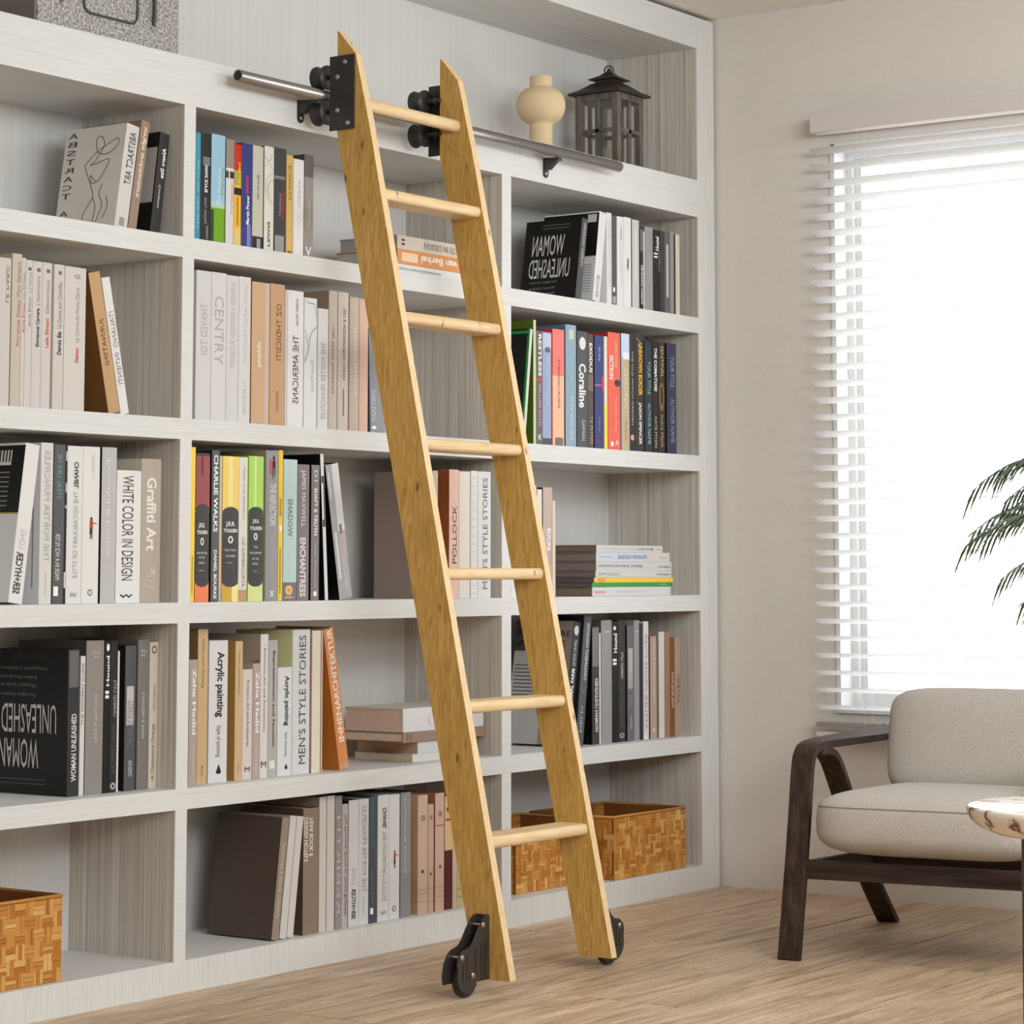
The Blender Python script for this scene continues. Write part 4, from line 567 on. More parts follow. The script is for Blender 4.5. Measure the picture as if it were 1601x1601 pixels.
flat_book(-1.5445,-1.19,.020,.2,1.7068,1.7445,(214,140,72),(170,120,80),(170,164,158),'orange book with white lettering in the stack behind the ladder',g,[TT('van Berkel',2,.28,.72,.25,.75,(240,232,224),1),('r',.05,.24,.2,.8,(235,200,165))])
flat_book(-1.5425,-1.2,.022,.19,1.7448,1.780,(206,192,178),(190,178,165),(160,152,148),'beige book with dark capitals on top of the stack behind the ladder',g,[TT('CONCRETE IN DESIGN',2,.33,.98,.25,.72,(110,98,88)),('r',.05,.09,.3,.45,(50,45,42)),('r',.05,.09,.6,.75,(50,45,42))])
g='flat stack on the fourth shelf beside the leaning orange book'
flat_book(-1.432,-1.15,.052,.19,.4465,.4665,(214,211,208),(205,196,186),(206,184,156),'thin white book at the bottom of the stack beside the orange book',g)
flat_book(-1.404,-1.16,.056,.20,.4668,.4965,(212,210,209),(205,196,186),(192,162,126),'white book second from bottom, with tan page ends, beside the orange book',g)
flat_book(-1.474,-1.117,.05,.19,.4972,.5232,(150,126,110),(130,104,88),(200,176,156),'brown spined book under the thick white book in the flat stack',g,[('r',.05,.06,.15,.85,(90,70,60)),('r',.085,.095,.15,.85,(90,70,60))])
flat_book(-1.474,-1.128,.05,.19,.5236,.5828,(212,210,210),(214,206,198),(196,170,152),'thick white book on top of the flat stack beside the orange book',g,[TT('CV',0,.3,.5,.2,.7,(196,194,195))])
g='flat stack in the middle right compartment'
X0=-.628
def fb(x0,x1,z0,z1,sc,ec,lab,mk=()): flat_book(x0,x1,.022,.19,z0,z1,sc,ec,ec,lab,g,mk)
fb(-.646,-.232,.8585,.8836,(210,208,207),(112,98,84),'white book with a pink tag at the bottom of the right hand stack',[('r',.02,.16,.3,.6,(220,150,150)),TT('Lorraine Gardens Patterns',2,.3,.66,.3,.6,(190,188,188))])
fb(-.648,-.222,.8839,.8962,(52,150,66),(88,82,80),'thin green book in the right hand stack',[TT('Chambers',2,.82,.93,.3,.7,(190,225,190))])
fb(-.636,-.217,.8965,.9106,(236,196,80),(88,84,86),'thin yellow book in the right hand stack',[('e',.03,.14,.0,.9,(226,160,60))])
fb(-.629,-.226,.911,.928,(206,203,200),(112,98,94),'thin light grey book just above the yellow book in the right hand stack',[TT('CATCHER  Annabel',2,.03,.3,.3,.75,(150,148,146)),TT('Gallimard',2,.8,.98,.3,.6,(70,68,66))])
fb(-.626,-.226,.9284,.9548,(204,201,198),(116,100,94),'light grey book below the blue lettered book in the right hand stack',[TT('Blanchard  Antoine de Conversation',2,.03,.6,.35,.7,(130,128,126)),TT('Gallimard',2,.82,.98,.35,.55,(70,68,66))])
fb(-.626,-.236,.9552,.9817,(200,204,212),(112,104,98),'pale blue and white book with blue capitals in the right hand stack',[('r',.7,1,0,1,(208,200,198)),TT("GEORGIA O'KEEFFE",2,.28,.68,.3,.72,(90,120,170)),TT('laurent',2,.04,.2,.35,.6,(150,180,215)),('r',.86,.96,.4,.5,(190,150,150))])
fb(-.624,-.275,.9821,1.0015,(206,202,200),(108,92,78),'thin white book on top of the right hand stack',[TT('BELLA BLEU',2,.6,.85,.3,.65,(110,106,104)),TT('Gerard de Conversation',2,.1,.55,.35,.6,(205,170,170)),TT('Poche',2,.9,.98,.35,.55,(120,116,114))])
# ------------------------------------------------------------------ rail and ladder
RY,RZ=-.05,2.069
rl=thing('ladder_rail','dark metal tube rail on brackets along the top shelf edge','rail',(-1.49,RY,RZ))
n=24
m=MB()
ro,ri=.0145,.0115
P=[]
import itertools
ringp=lambda x,r:[(x,RY+r*math.cos(2*PI*k/n),RZ+r*math.sin(2*PI*k/n)) for k in range(n)]
m.loft([ringp(-2.24,ri),ringp(-2.24,ro),ringp(-.6115,ro),ringp(-.6115,ri),ringp(-1.2,ri*.98)],M_gun,True,False)
m.loft([ringp(-2.24,ri),ringp(-1.8,ri)],mat('tube_inside',(20,18,18),.6),True,True)
m.build('tube',rl,loc=(.0+1.49,-RY,-RZ))
for bx in (-1.957,-.910):
    b=MB(); b.prism([(bx-.011,2.014),(bx-.008,2.007),(bx,2.0035),(bx+.008,2.007),(bx+.011,2.014),(bx+.011,2.058),(bx-.011,2.058)],'y',-.004,0,M_blk)
    b.prism([(-.004,2.026),(-.004,2.058),(-.05,2.0555),(-.05,2.0475),(-.040,2.0475),(-.016,2.026)],'x',bx-.009,bx+.009,M_blk)
    br=b.build('bracket',rl,loc=(1.49,-RY,-RZ))
    sc=MB(); sc.lathe([(.0052,0),(.0045,-.002),(.002,-.0025)],(bx,-.004,2.0165),'y',M_scr,14); sc.build('screw',br)
ld=thing('library_ladder','golden wooden rolling ladder leaning on the dark rail, wheels on the floor','ladder',(-1.73,-.54,0))
LO=(1.73,.54,0)
XL,XR=-1.948,-1.538; TH=.022
K=.2085
front=[(-.616,.03),(-.208,1.965),(-.1645,2.157)]
poly=[(-.616,.03),(-.2085,1.975),(-.1645,2.157),(-.1125,2.2165),(-.1085,2.218),(-.1085,1.97),(-.523,.03)]
def fyb(z): return -.57+(z-.03)*.2095
for x in (XL,XR):
    s=MB(); s.prism(poly,'x',x,x+TH,M_lad); s.slot(M_tread); s.m=[0 if len(f)!=4 else (1 if all(s.v[q][1]<-.1 for q in f) and max(s.v[q][2] for q in f)>.031 and not(abs(s.v[f[0]][1]+.1085)<.001) and s.v[f[0]][1]<fyb(s.v[f[0]][2]) else 0) for f in s.f]; s.build('stile',ld,loc=LO,bevel=.0015)  # front edges get the paler pine, painted as if lit more than the sides
def fy(z): return -.616+(z-.03)*.2095
for z in (1.817,1.5205,1.2215,.922,.6207,.323):
    yf=fy(z)+.006; t=MB(); h=.0135
    pr=[(yf+.078,z-h),(yf+.078,z+h),(yf+.01,z+h)]+[(yf+.010-.010*math.sin(a),z+h*math.cos(a)) for a in [PI*k/10 for k in range(1,10)]]+[(yf+.01,z-h)]
    t.prism(pr,'x',XL+TH,XR,M_treadx); t.build('tread',ld,loc=LO,bevel=.0008)
t=MB(); t.cyl((XL+TH,-.157,2.041),(XR,-.157,2.041),.0155,M_treadx,24); t.build('rung',ld,loc=LO)
def pulley(parent,cx,cz):
    w=MB(); w.lathe([(.008,-.018),(.030,-.018),(.0305,-.014),(.0295,-.012),(.0265,-.008),(.0265,.008),(.0295,.012),(.0305,.014),(.030,.018),(.008,.018)],(cx,RY,cz),'y',M_rub,36)
    w.build('roller_wheel',parent)
for side,px,ya,yb,wx in (('l',XL-.0045,-.1625,-.0885,-1.931),('r',XR+TH+.0005,-.150,-.0555,-1.543)):
    b=MB(); b.box(px,px+.004,ya,yb,1.976,2.156,M_blk)
    for cz in (2.1115,2.0265):
        b.cyl((wx,-.030,cz),(wx,-.112,cz),.006,M_blk,12)
        b.box(min(px+.001,wx),max(px+.001,wx+.004),-.098,-.094,cz-.010,cz+.010,M_blk)
    rb=b.build('roller_bracket',ld,loc=LO)
    for cz in (2.1115,2.0265): pulley(rb,wx,cz)
    for (sy,sz) in ((-.135,2.139),(-.112,2.105),(-.112,2.024),(-.144,1.991)):
        q=MB(); xx=px if side=='l' else px+.004; sg=-1 if side=='l' else 1
        q.lathe([(.0062,0),(.0058,sg*.0015),(.003,sg*.0022),(.0012,sg*.0012)],(xx,sy,sz),'x',M_scr,14); q.build('screw',rb)
def caster(sgn,xf):
    """housing of two curved plates, wheel between them, on the outer face of a stile"""
    X=lambda d: xf+sgn*d
    YF,YB=-.5585,-.5265; cw=.070
    b=MB()
    fr=[(0,.031),(0,.171),(.012,.171),(.022,.166),(.044,.143),(.062,.119),(.074,.109),(.098,.104),(.113,.094),(.125,.075),(.131,.05),(.128,.031)]
    frF=[(0,.031),(0,.171),(.012,.171),(.022,.166),(.044,.143),(.062,.119),(.074,.109),(.098,.104),(.113,.094),(.119,.078)]+[(.078+.040*math.cos(a),.050+.040*math.sin(a)) for a in [math.radians(t_) for t_ in (20,0,-20,-40,-60,-80,-100,-120,-140)]]+[(.048,.031)]
    b.prism([(X(d),z) for d,z in frF],'y',YF-.001,YF+.001,M_blk2)
    b.prism([(X(d),z) for d,z in fr],'y',YB-.001,YB+.001,M_blk2)
    b.box(min(X(0),X(.002)),max(X(0),X(.002)),YF,YB,.031,.171,M_blk2)
    hs=b.build('caster_housing',ld,loc=LO)
    w=MB(); w.lathe([(.010,-.0115),(.031,-.0115),(.035,-.007),(.0352,0),(.035,.007),(.031,.0115),(.010,.0115)],(X(cw),(YF+YB)/2,.0355),'y',M_rub,40); w.build('caster_wheel',hs)
    for (d,z,pin) in ((.022,.151,1),(.100,.089,1),(.060,.047,0)):
        q=MB(); q.lathe([(.0065,0),(.006,-.0018),(.003,-.0025),(.001,-.0015)],(X(d),YF-.001,z),'y',M_scr,16)
        if pin: q.cyl((X(d),YF,z),(X(d),YB,z),.0035,M_scr,12)
        q.build('bolt',hs)
    sl=MB()
    for d,z0,z1 in ((.098,.038,.074),(.084,.04,.092),(.074,.036,.05),(.052,.05,.104),(.03,.034,.11),(.016,.034,.115)):
        xa,xb=sorted((X(d-.0016),X(d+.0016))); sl.box(xa,xb,YF-.0014,YF+.0004,z0,z1,mat('slot_dark',(8,8,8),.8))
    sl.build('slots',hs)
caster(-1,XL-.001); caster(1,XR+TH+.001)
# ------------------------------------------------------------------ vase and lantern
M_vase=mat('matte_cream_ceramic',(226,200,158),.75)
v=MB(); v.lathe([(0,0),(.0325,0),(.033,.002),(.033,.094),(.0345,.098),(.046,.1035),(.0575,.113),(.066,.127),(.0705,.145),(.0705,.157),(.066,.175),(.0575,.188),(.046,.197),(.0345,.2015),(.0325,.204),(.0322,.207),(.0322,.2335),(.0315,.2345),(.029,.2345),(.0285,.232),(.0285,.19),(.02,.05),(0,.03)],(-.712,.15,2.1005),'z',M_vase,56)
tag(v.build('vase'),'round bellied cream ceramic vase on the top shelf beside the lantern','vase')
M_lw,_,_=streaks(mat('weathered_lantern_wood',rough=.75),(60,60,12),[(.3,(74,66,60)),(.6,(112,102,94)),(.8,(134,124,116))],bump=.5)
M_lm=mat('dark_lantern_metal',(66,58,54),.5,.5)
M_lg=gm
ln=thing('lantern','weathered dark wooden candle lantern with glass panes on the top shelf','lantern',(-.345,.155,2.1005))
LX0,LX1,LY0,LY1=-.071,.071,-.075,.075
fm=MB()
fm.box(LX0-.006,LX1+.006,LY0-.006,LY1+.006,0,.012,M_lw)
for a in (LX0,LX1-.021):
    for b in (LY0,LY1-.021): fm.box(a,a+.021,b,b+.021,.012,.212,M_lw)
fm.box(LX0,LX1,LY0,LY1,.212,.232,M_lw)
for a in (LX0,LX1-.012):
    fm.box(a+.002,a+.010,LY0+.016,LY1-.016,.012,.026,M_lw); fm.box(a+.002,a+.010,LY0+.016,LY1-.016,.116,.128,M_lw); fm.box(a+.002,a+.010,-.007,.007,.026,.212,M_lw)
for b in (LY0,LY1-.012):
    fm.box(LX0+.016,LX1-.016,b+.002,b+.010,.012,.026,M_lw); fm.box(LX0+.016,LX1-.016,b+.002,b+.010,.116,.128,M_lw); fm.box(-.007,.007,b+.002,b+.010,.026,.212,M_lw)
fm.build('frame',ln,bevel=.001)
gp=MB()
for a in (LX0+.005,LX1-.007): gp.box(a,a+.002,LY0+.016,LY1-.016,.026,.212,M_lg)
for b in (LY0+.005,LY1-.007): gp.box(LX0+.016,LX1-.016,b,b+.002,.026,.212,M_lg)
gp.build('glass',ln)
rf=MB()
def sq(r,z,ry=None): ry=ry or r; return [(-r,-ry,z),(r,-ry,z),(r,ry,z),(-r,ry,z)]
rf.loft([sq(.086,.232,.09),sq(.088,.238,.092),sq(.065,.250,.068),sq(.036,.272,.038)],M_lm,False)
rf.loft([sq(.030,.272),sq(.030,.282)],M_lm,False)
rf.loft([sq(.045,.281),sq(.046,.284),sq(.022,.296),sq(.008,.308)],M_lm,False)
rf.build('roof',ln)
hr=MB(); hr.tube([(.024*math.cos(a)-.008,-.004,.312+.013*math.sin(a)+.004*math.cos(a)) for a in [2*PI*k/24 for k in range(24)]],.0022,M_lm,8,True); hr.lathe([(.001,0),(.007,.002),(.008,.007),(.006,.013),(.001,.016)],(0,0,.304),'z',M_lm,14); hr.build('ring_handle',ln)
cn=MB(); cn.lathe([(.02,.0125),(.02,.075),(.018,.078),(.004,.076)],(0,0,0),'z',mat('lantern_candle',(190,176,158),.6),20); tag(cn.build('candle'),'pale candle standing inside the weathered lantern','candle').location=(-.345,.155,2.1005)
# grey hammered trunk at the top left
def hammered():
    m=mat('hammered_zinc',(150,146,142),.55,.25); nt=m.node_tree; L=nt.links.new; b=nt.nodes['Principled BSDF']
    tc=nt.nodes.new('ShaderNodeTexCoord'); no=nt.nodes.new('ShaderNodeTexNoise'); no.inputs['Scale'].default_value=160; no.inputs['Detail'].default_value=3; L(tc.outputs['Object'],no.inputs[0])
    cr=nt.nodes.new('ShaderNodeValToRGB'); e=cr.color_ramp.elements; e[0].position=.35; e[0].color=lin((108,104,101)); e[1].position=.65; e[1].color=lin((196,193,190)); L(no.outputs[0],cr.inputs[0]); L(cr.outputs[0],b.inputs['Base Color'])
    bp=nt.nodes.new('ShaderNodeBump'); bp.inputs['Strength'].default_value=.8; bp.inputs['Distance'].default_value=.003; L(no.outputs[0],bp.inputs['Height']); L(bp.outputs[0],b.inputs['Normal']); return m
M_ham=hammered()
tk=thing('storage_trunk','grey hammered metal trunk on the top shelf, cut by the top left corner','trunk',(-2.6,.012,2.1005))
t=MB(); t.box(-.217,.226,0,.25,0,.27,M_ham); t.build('body',tk,bevel=.004)
t=MB(); t.box(-.223,-.2175,.004,.25,0,.27,mat('trunk_side',(118,108,100),.7)); t.build('end_panel',tk)
t=MB()
def rrect(x0,x1,z0,z1,r,y): 
    out=[]
    for cx,cz,a0 in ((x1-r,z1-r,0),(x0+r,z1-r,90),(x0+r,z0+r,180),(x1-r,z0+r,270)):
        out+=[(cx+r*math.cos(math.radians(a0+k*15)),y,cz+r*math.sin(math.radians(a0+k*15))) for k in range(7)]
    return out
t.tube(rrect(-.080,.088,.047,.13,.02,-.002),.0028,mat('trunk_line',(70,66,64),.6),6,True); t.build('label_frame',tk)
t=MB(); t.tube([(.140,-.003,.052),(.140,-.006,.075),(.140,-.006,.2)],.0045,mat('trunk_strap',(84,80,77),.5,.4),8); t.lathe([(.009,0),(.007,-.004),(.001,-.006)],(.140,0,.048),'y',M_ham,12); t.build('strap',tk)
t=MB(); t.tube([(-.155,-.003,.055),(-.150,-.008,.07),(-.146,-.006,.12)],.0045,mat('trunk_latch',(90,86,83),.5,.4),8); t.lathe([(.012,0),(.009,-.004),(.001,-.006)],(-.155,0,.058),'y',M_ham,12); t.build('latch',tk)
# ------------------------------------------------------------------ baskets
def weave():
    m=mat('woven_bamboo',rough=.5); nt=m.node_tree; L=nt.links.new; b=nt.nodes['Principled BSDF']; g=nt.nodes.new('ShaderNodeNewGeometry')
    cr=nt.nodes.new('ShaderNodeValToRGB'); cr.color_ramp.interpolation='LINEAR'; e=cr.color_ramp.elements; e[0].position=0; e[0].color=lin((176,108,36)); e[1].position=1; e[1].color=lin((228,180,110))
    q=e.new(.45); q.color=lin((200,134,56)); q=e.new(.8); q.color=lin((212,152,74)); L(g.outputs['Random Per Island'],cr.inputs[0])
    tc=nt.nodes.new('ShaderNodeTexCoord'); no=nt.nodes.new('ShaderNodeTexNoise'); no.inputs['Scale'].default_value=220; L(tc.outputs['Object'],no.inputs[0])
    mx=nt.nodes.new('ShaderNodeMix'); mx.data_type='RGBA'; mx.blend_type='MULTIPLY'; mx.inputs[0].default_value=.35; L(cr.outputs[0],mx.inputs[6]); L(no.outputs['Color'],mx.inputs[7])
    hs=nt.nodes.new('ShaderNodeHueSaturation'); hs.inputs['Value'].default_value=1.12; L(mx.outputs[2],hs.inputs['Color']); L(hs.outputs[0],b.inputs['Base Color']); return m
M_wv=weave(); M_core=mat('basket_core',(128,74,24),.7)
def basket(x0,x1,y0,y1,z0,h,lab,grp='woven baskets on the bottom shelf'):
    root=thing('basket',lab,'basket',((x0+x1)/2,y0,z0),grp); W=(x1-x0)/2; D=y1-y0
    b=MB(); tk_=.007
    b.box(-W,W,.002,tk_,0,h,M_core); b.box(-W,W,D-tk_,D-.002,0,h,M_core); b.box(-W+.002,-W+tk_,tk_,D-tk_,0,h,M_core); b.box(W-tk_,W-.002,tk_,D-tk_,0,h,M_core); b.box(-W+tk_,W-tk_,tk_,D-tk_,0,.006,M_core)
    c=.0265
    def face(org,ux,nrm,L_):
        nx=max(1,round(L_/c)); nz=round((h-.006)/c); cx=L_/nx; cz=(h-.004)/nz
        for i in range(nx):
            for j in range(nz):
                hor=(i+j)%2==0; k=3 if random.random()<.5 else 2
                for q in range(k):
                    if hor: a0,a1,b0,b1=0-.12*cx,cx*1.12,cz*q/k,cz*(q+1)/k
                    else: a0,a1,b0,b1=cx*q/k,cx*(q+1)/k,-.12*cz,cz*1.12
                    g_=.0005; a0=max(0,i*cx+a0)+g_;a1=min(L_,i*cx+a1)-g_;b0=max(0,j*cz+b0)+g_;b1=min(h-.003,j*cz+b1)-g_
                    d0=0; d1=random.uniform(.0012,.0022)
                    pts=[]
                    for d_ in (d0,d1):
                        for (a_,b_) in ((a0,b0),(a1,b0),(a1,b1),(a0,b1)):
                            pts.append(Vector(org)+Vector(ux)*a_+Vector((0,0,b_))+Vector(nrm)*d_)
                    b.add(pts,[(0,3,2,1),(4,5,6,7),(0,1,5,4),(1,2,6,5),(2,3,7,6),(3,0,4,7)],M_wv)
    face((-W,.002,0),(1,0,0),(0,-1,0),2*W); face((-W+.002,D,0),(0,-1,0),(-1,0,0),D); face((W-.002,0,0),(0,1,0),(1,0,0),D)
    face((-W+tk_,D-tk_,0),(1,0,0),(0,-1,0),2*W-2*tk_)
    b.build('body',root)
    r=MB(); r.tube([(-W,.004,h),(W,.004,h),(W,D-.004,h),(-W,D-.004,h)],.0045,M_wv,8,True); r.build('rim',root)
basket(-.556,-.172,.012,.30,.0705,.172,'right basket of woven bamboo at the right end of the bottom shelf')
basket(-.972,-.592,.055,.31,.0705,.170,'woven bamboo basket behind the ladder on the bottom shelf')
basket(-3.06,-2.690,.018,.30,.0705,.176,'orange woven bamboo basket at the left edge of the bottom shelf')
# ------------------------------------------------------------------ blind
M_sl=mat('white_blind',(236,234,232),.4); snt=M_sl.node_tree; sb=snt.nodes['Principled BSDF']
tl=snt.nodes.new('ShaderNodeBsdfTranslucent'); tl.inputs[0].default_value=(.9,.9,.9,1); mxs=snt.nodes.new('ShaderNodeMixShader'); mxs.inputs[0].default_value=.8
snt.links.new(sb.outputs[0],mxs.inputs[1]); snt.links.new(tl.outputs[0],mxs.inputs[2]); snt.links.new(mxs.outputs[0],snt.nodes['Material Output'].inputs[0])
M_hd=mat('blind_headrail',(214,205,200),.5)
bl=thing('venetian_blind','white venetian blind hanging over the bright window','blind',(-.04,-1.1,2.2))
BO=(.04,1.1,-2.2)
s=MB()
for k in range(34):
    z=2.1639-.0491*k
    for (side) in (0,):
        n=6; w_=.025; tilt=math.radians(-15)
        top=[];bot=[]
        for i in range(n+1):
            a=-1+2*i/n; x=-.04+a*w_*math.cos(tilt); zz=z-.0035*(1-a*a)-.004+a*w_*math.sin(tilt)
            top.append((x,zz+.0009)); bot.append((x,zz-.0009))
        s.prism(top+bot[::-1],'y',-1.9,-.362,M_sl,False)
s.build('slats',bl,loc=BO)
s=MB(); s.box(-.066,-.008,-1.92,-.3655,2.2125,2.2675,M_hd); s.build('headrail',bl,loc=BO,bevel=.002)
s=MB(); s.box(-.062,-.018,-1.9,-.362,.483,.497,mat('blind_rail_grey',(150,143,137),.5)); s.box(-.062,-.018,-1.9,-.362,.456,.470,M_hd); s.build('bottom_rail',bl,loc=BO)
s=MB()
for yy in (-.52,-1.1,-1.68):
    for xx in (-.064,-.016): s.cyl((xx,yy,.49),(xx,yy,2.22),.0005,M_sl,6)
s.build('ladder_cord',bl,loc=BO)
# ------------------------------------------------------------------ armchair
th=math.radians(8.5)
ch=thing('armchair','armchair with oatmeal cushions and a dark bentwood frame before the window','armchair',(-1.14,-.865,0),None,(0,0,th))
# local: +x goes back, -y goes across towards the other arm
def ribbon(mb,pts,half,thick,m,twist=None):
    """bent lamination: pts (u,z) centre line, width across the chair, optional twist in degrees per point"""
    P=[Vector((p[0],p[2] if len(p)>2 else 0,p[1])) for p in pts]
    # smooth
    def cr(P,T):
        out=[];to=[]
        for i in range(len(P)-1):
            p0=P[max(i-1,0)];p1=P[i];p2=P[i+1];p3=P[min(i+2,len(P)-1)]
            for k in range(6):
                t=k/6; out.append(.5*((2*p1)+(-p0+p2)*t+(2*p0-5*p1+4*p2-p3)*t*t+(-p0+3*p1-3*p2+p3)*t**3)); to.append(T[i]+(T[i+1]-T[i])*t)
        out.append(P[-1]);to.append(T[-1]); return out,to
    T=twist or [0]*len(P); Q,T=cr(P,T); rings=[]
    for i,p in enumerate(Q):
        t=(Q[min(i+1,len(Q)-1)]-Q[max(i-1,0)]).normalized(); w=Vector((0,1,0)); nrm=t.cross(w).normalized(); w=nrm.cross(t).normalized()
        a=math.radians(T[i]); w2=w*math.cos(a)+nrm*math.sin(a); n2=-w*math.sin(a)+nrm*math.cos(a)
        rings.append([p+w2*half*sx+n2*thick*.5*sy for sx,sy in ((-1,-1),(1,-1),(1,1),(-1,1))])
    mb.loft(rings,m,False)
for vy in (0,-.64):
    sg=1 if vy==0 else -1
    a=MB(); ribbon(a,[(0,0),(.03,.115),(.058,.225),(.085,.34),(.108,.445),(.128,.481),(.17,.497),(.26,.500),(.42,.500),(.6,.500),(.80,.500)],.0275,.02,M_walnut,[0,0,0,0,0,0,0,4*sg,9*sg,16*sg,22*sg])
    a.build('arm_frame',ch,loc=(0,vy,0),bevel=.0015)
    a=MB(); ribbon(a,[(.175,.484),(.24,.482),(.30,.462),(.36,.405),(.46,.29),(.60,.13),(.755,0)],.0275,.018,M_walnut); a.build('back_leg',ch,loc=(0,vy,0),bevel=.0015)
a=MB(); a.box(.045,.066,-.612,-.026,.188,.233,M_walnut2); a.build('front_rail',ch,bevel=.0015)
for vy in (-.03,-.61):
    a=MB(); a.prism([(.066,.19),(.066,.23),(.55,.21),(.55,.172)],'y',vy-.011,vy+.011,M_walnut2); a.build('side_rail',ch)
a=MB(); a.box(.535,.556,-.6,-.04,.172,.21,M_walnut2); a.build('rear_rail',ch)
def cushion(A,B,Cc,n,m_,mat_,nu=48,nv=28):
    """super-ellipsoid half sizes A,B,Cc"""
    def sp(c,e): return math.copysign(abs(c)**e,c)
    mb=MB(); rings=[]
    for j in range(nv+1):
        ph=-PI/2+PI*j/nv
        cz=sp(math.sin(ph),m_); rr=sp(math.cos(ph),m_)
        rings.append([(A*rr*sp(math.cos(2*PI*i/nu),n),B*rr*sp(math.sin(2*PI*i/nu),n),Cc*cz) for i in range(nu)])
    mb.loft(rings,mat_,True,False); return mb
def piping(A,B,z,n,r,mat_,mb,nu=64,rr=1):
    def sp(c,e): return math.copysign(abs(c)**e,c)
    mb.tube([(A*rr*sp(math.cos(2*PI*i/nu),n),B*rr*sp(math.sin(2*PI*i/nu),n),z) for i in range(nu)],r,mat_,6,True)
sc_=cushion(.305,.284,.083,.30,.55,M_fab).build('seat_cushion',ch,loc=(.30,-.325,.318),rot=(0,math.radians(1.5),0))
M_pipe2=mat('seat_piping',(150,138,128),.9)
q=MB(); piping(.305,.284,.040,.30,.0012,M_pipe2,q,96,.986); q.build('piping',sc_)
bcs=cushion(.284,.138,.062,.34,.62,M_fab,56,28).build('back_cushion',ch,loc=(.60,-.345,.488),rot=(math.radians(90),0,math.radians(90)))
bcs.rotation_euler=Matrix.Rotation(math.radians(12),3,'Y').to_4x4().to_euler()
bcs.rotation_euler=(Matrix.Rotation(math.radians(12),3,'Y')@Matrix(((0,0,1),(1,0,0),(0,1,0)))).to_euler()
q=MB(); piping(.284,.138,0,.34,.0034,M_pipe,q,96,1.0); q.build('piping',bcs)
# ------------------------------------------------------------------ side table
def marble():
    m=mat('cream_marble',rough=.2); nt=m.node_tree; L=nt.links.new; b=nt.nodes['Principled BSDF']
    tc=nt.nodes.new('ShaderNodeTexCoord'); mp=nt.nodes.new('ShaderNodeMapping'); mp.inputs['Rotation'].default_value=(.5,.7,.3); L(tc.outputs['Object'],mp.inputs[0])
    wv=nt.nodes.new('ShaderNodeTexWave'); wv.inputs['Scale'].default_value=9; wv.inputs['Distortion'].default_value=9; wv.inputs['Detail'].default_value=4; wv.inputs['Detail Scale'].default_value=1.6; L(mp.outputs[0],wv.inputs[0])
    cr=nt.nodes.new('ShaderNodeValToRGB'); e=cr.color_ramp.elements; e[0].position=.0; e[0].color=lin((96,72,54)); e[1].position=.5; e[1].color=lin((238,226,212)); q=e.new(.06); q.color=lin((180,150,124)); q=e.new(.16); q.color=lin((226,208,188))
    L(wv.outputs[0],cr.inputs[0]); L(cr.outputs[0],b.inputs['Base Color']); return m
M_mar=marble()
tb=thing('side_table','round cream marble side table with dark legs at the right edge','side table',(-1.846,-1.93,0))
t=MB(); t.lathe([(.0,.4725),(.232,.4725),(.2385,.471),(.240,.468),(.239,.460),(.232,.446),(.215,.431),(.185,.419),(.12,.413),(0,.412)],(0,0,0),'z',M_mar,96); t.build('tabletop',tb)
rt=Vector((.576,-.817,0)); fw_=Vector((.817,.576,0))
for ang in (188,68,-52):
    a=math.radians(ang); p=rt*math.cos(a)*.135+fw_*math.sin(a)*.135
    t=MB(); t.cyl((p.x,p.y,0),(p.x*.97,p.y*.97,.415),.0105,mat('table_leg_metal',(88,74,70),.4,.4),20); t.build('leg',tb)
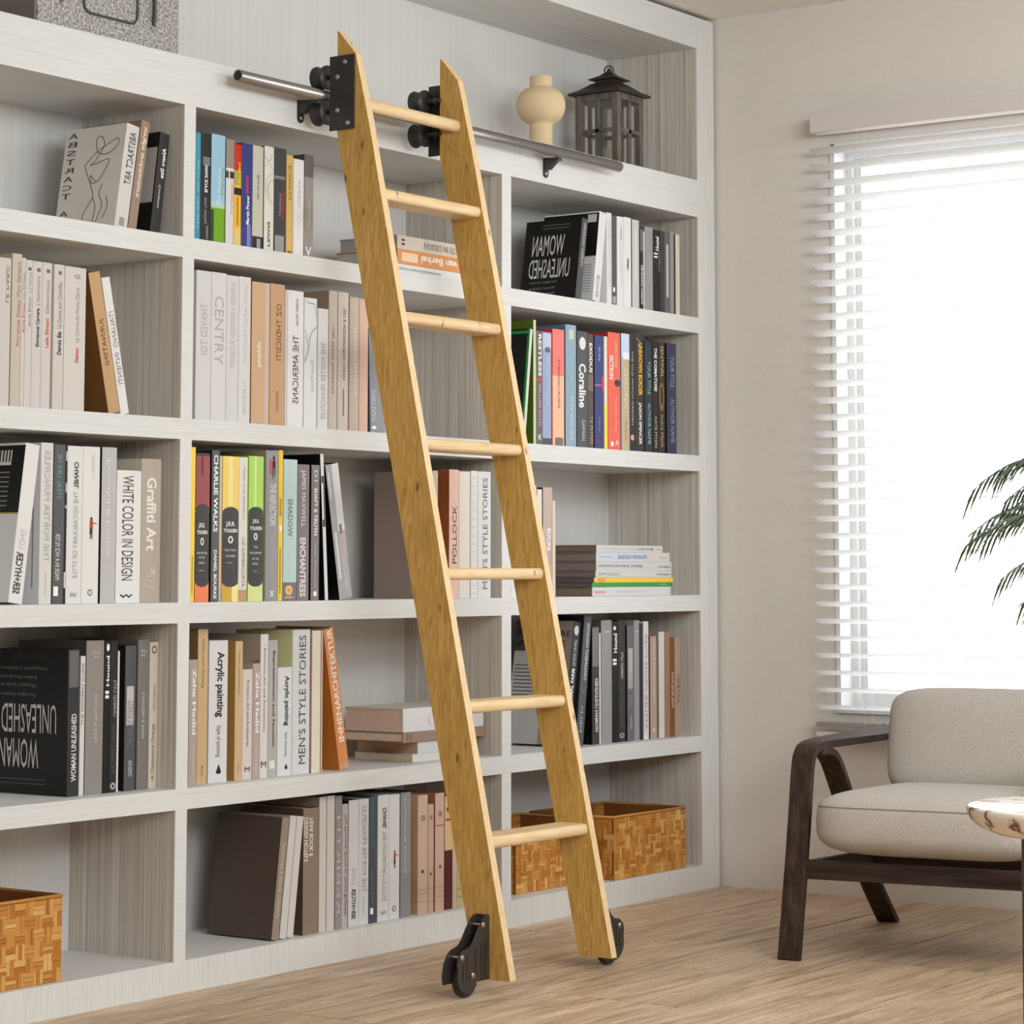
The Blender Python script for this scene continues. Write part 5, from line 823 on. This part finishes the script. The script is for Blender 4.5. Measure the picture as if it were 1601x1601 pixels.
# ------------------------------------------------------------------ palm
M_leaf=mat('palm_leaf',(66,88,40),.5); M_stem=mat('palm_stem',(96,104,54),.6)
PX,PY=-.30,-1.62
pm=thing('potted_palm','potted palm with thin arching green fronds before the blind, right edge','plant',(PX,PY,0))
t=MB(); t.lathe([(.0,0),(.11,0),(.15,.28),(.155,.30),(.14,.30),(.13,.26),(0,.25)],(0,0,0),'z',mat('plant_pot',(205,198,190),.7),40); t.build('pot',pm)
random.seed(5)
def frond(tip,top,base=(0,0,.25),n=18,ll=.11):
    b=MB(); p0=Vector(base); p2=Vector(tip); p1=Vector(top); pts=[]
    for i in range(n+1):
        s_=i/n; pts.append(p0*(1-s_)**2+p1*2*s_*(1-s_)+p2*s_*s_)
    b.tube(pts,[.004*(1-.8*i/n) for i in range(n+1)],M_stem,6)
    for i in range(5,n*2):
        s_=i/(n*2); 
        if s_<.30: continue
        p=p0*(1-s_)**2+p1*2*s_*(1-s_)+p2*s_*s_; t_=((p1-p0)*2*(1-s_)+(p2-p1)*2*s_).normalized()
        for sd in (-1,1):
            sdv=t_.cross(Vector((0,0,1))).normalized()*sd
            L_=ll*(1-.55*abs(s_-.55))*random.uniform(.8,1.15); dr=(t_*.75+sdv*.5).normalized()
            prev=None; vs=[];fs=[]
            for k in range(5):
                u=k/4; c=p+dr*L_*u+Vector((0,0,-.55*L_*u*u)); wv_=.0032*math.sin(PI*min(.98,max(.06,u*.9+.08))); 
                wd_=Vector((0,0,1)).cross(dr).normalized()*wv_+Vector((0,0,wv_*.6))
                vs+=[c-wd_,c+wd_+Vector((0,0,.0006))]
                if k: fs.append((2*k-2,2*k-1,2*k+1,2*k))
            b.add(vs,fs,M_leaf,True)
    b.build('frond',pm)
# tips relative to the pot
def tp(x,y,z): return (x-PX,y-PY,z)
FR=[((-.42,-1.14,1.13),1.52),((-.35,-1.20,1.10),1.45),((-.30,-1.08,1.02),1.38),((-.45,-1.13,.985),1.36),((-.28,-1.16,1.06),1.42),((-.38,-1.2,.90),1.22),((-.33,-1.24,.84),1.12),((-.33,-1.13,1.00),1.34),((-.40,-1.21,1.17),1.5),((-.2,-1.5,1.5),1.7),((-.62,-1.9,1.2),1.6),((-.2,-2.2,1.2),1.6),((-.7,-1.6,1.3),1.6)]
for (x,y,z),hz in FR:
    y+=.12
    c=((x-PX)*.35,(y-PY)*.35,hz); frond(tp(x,y,z),c)
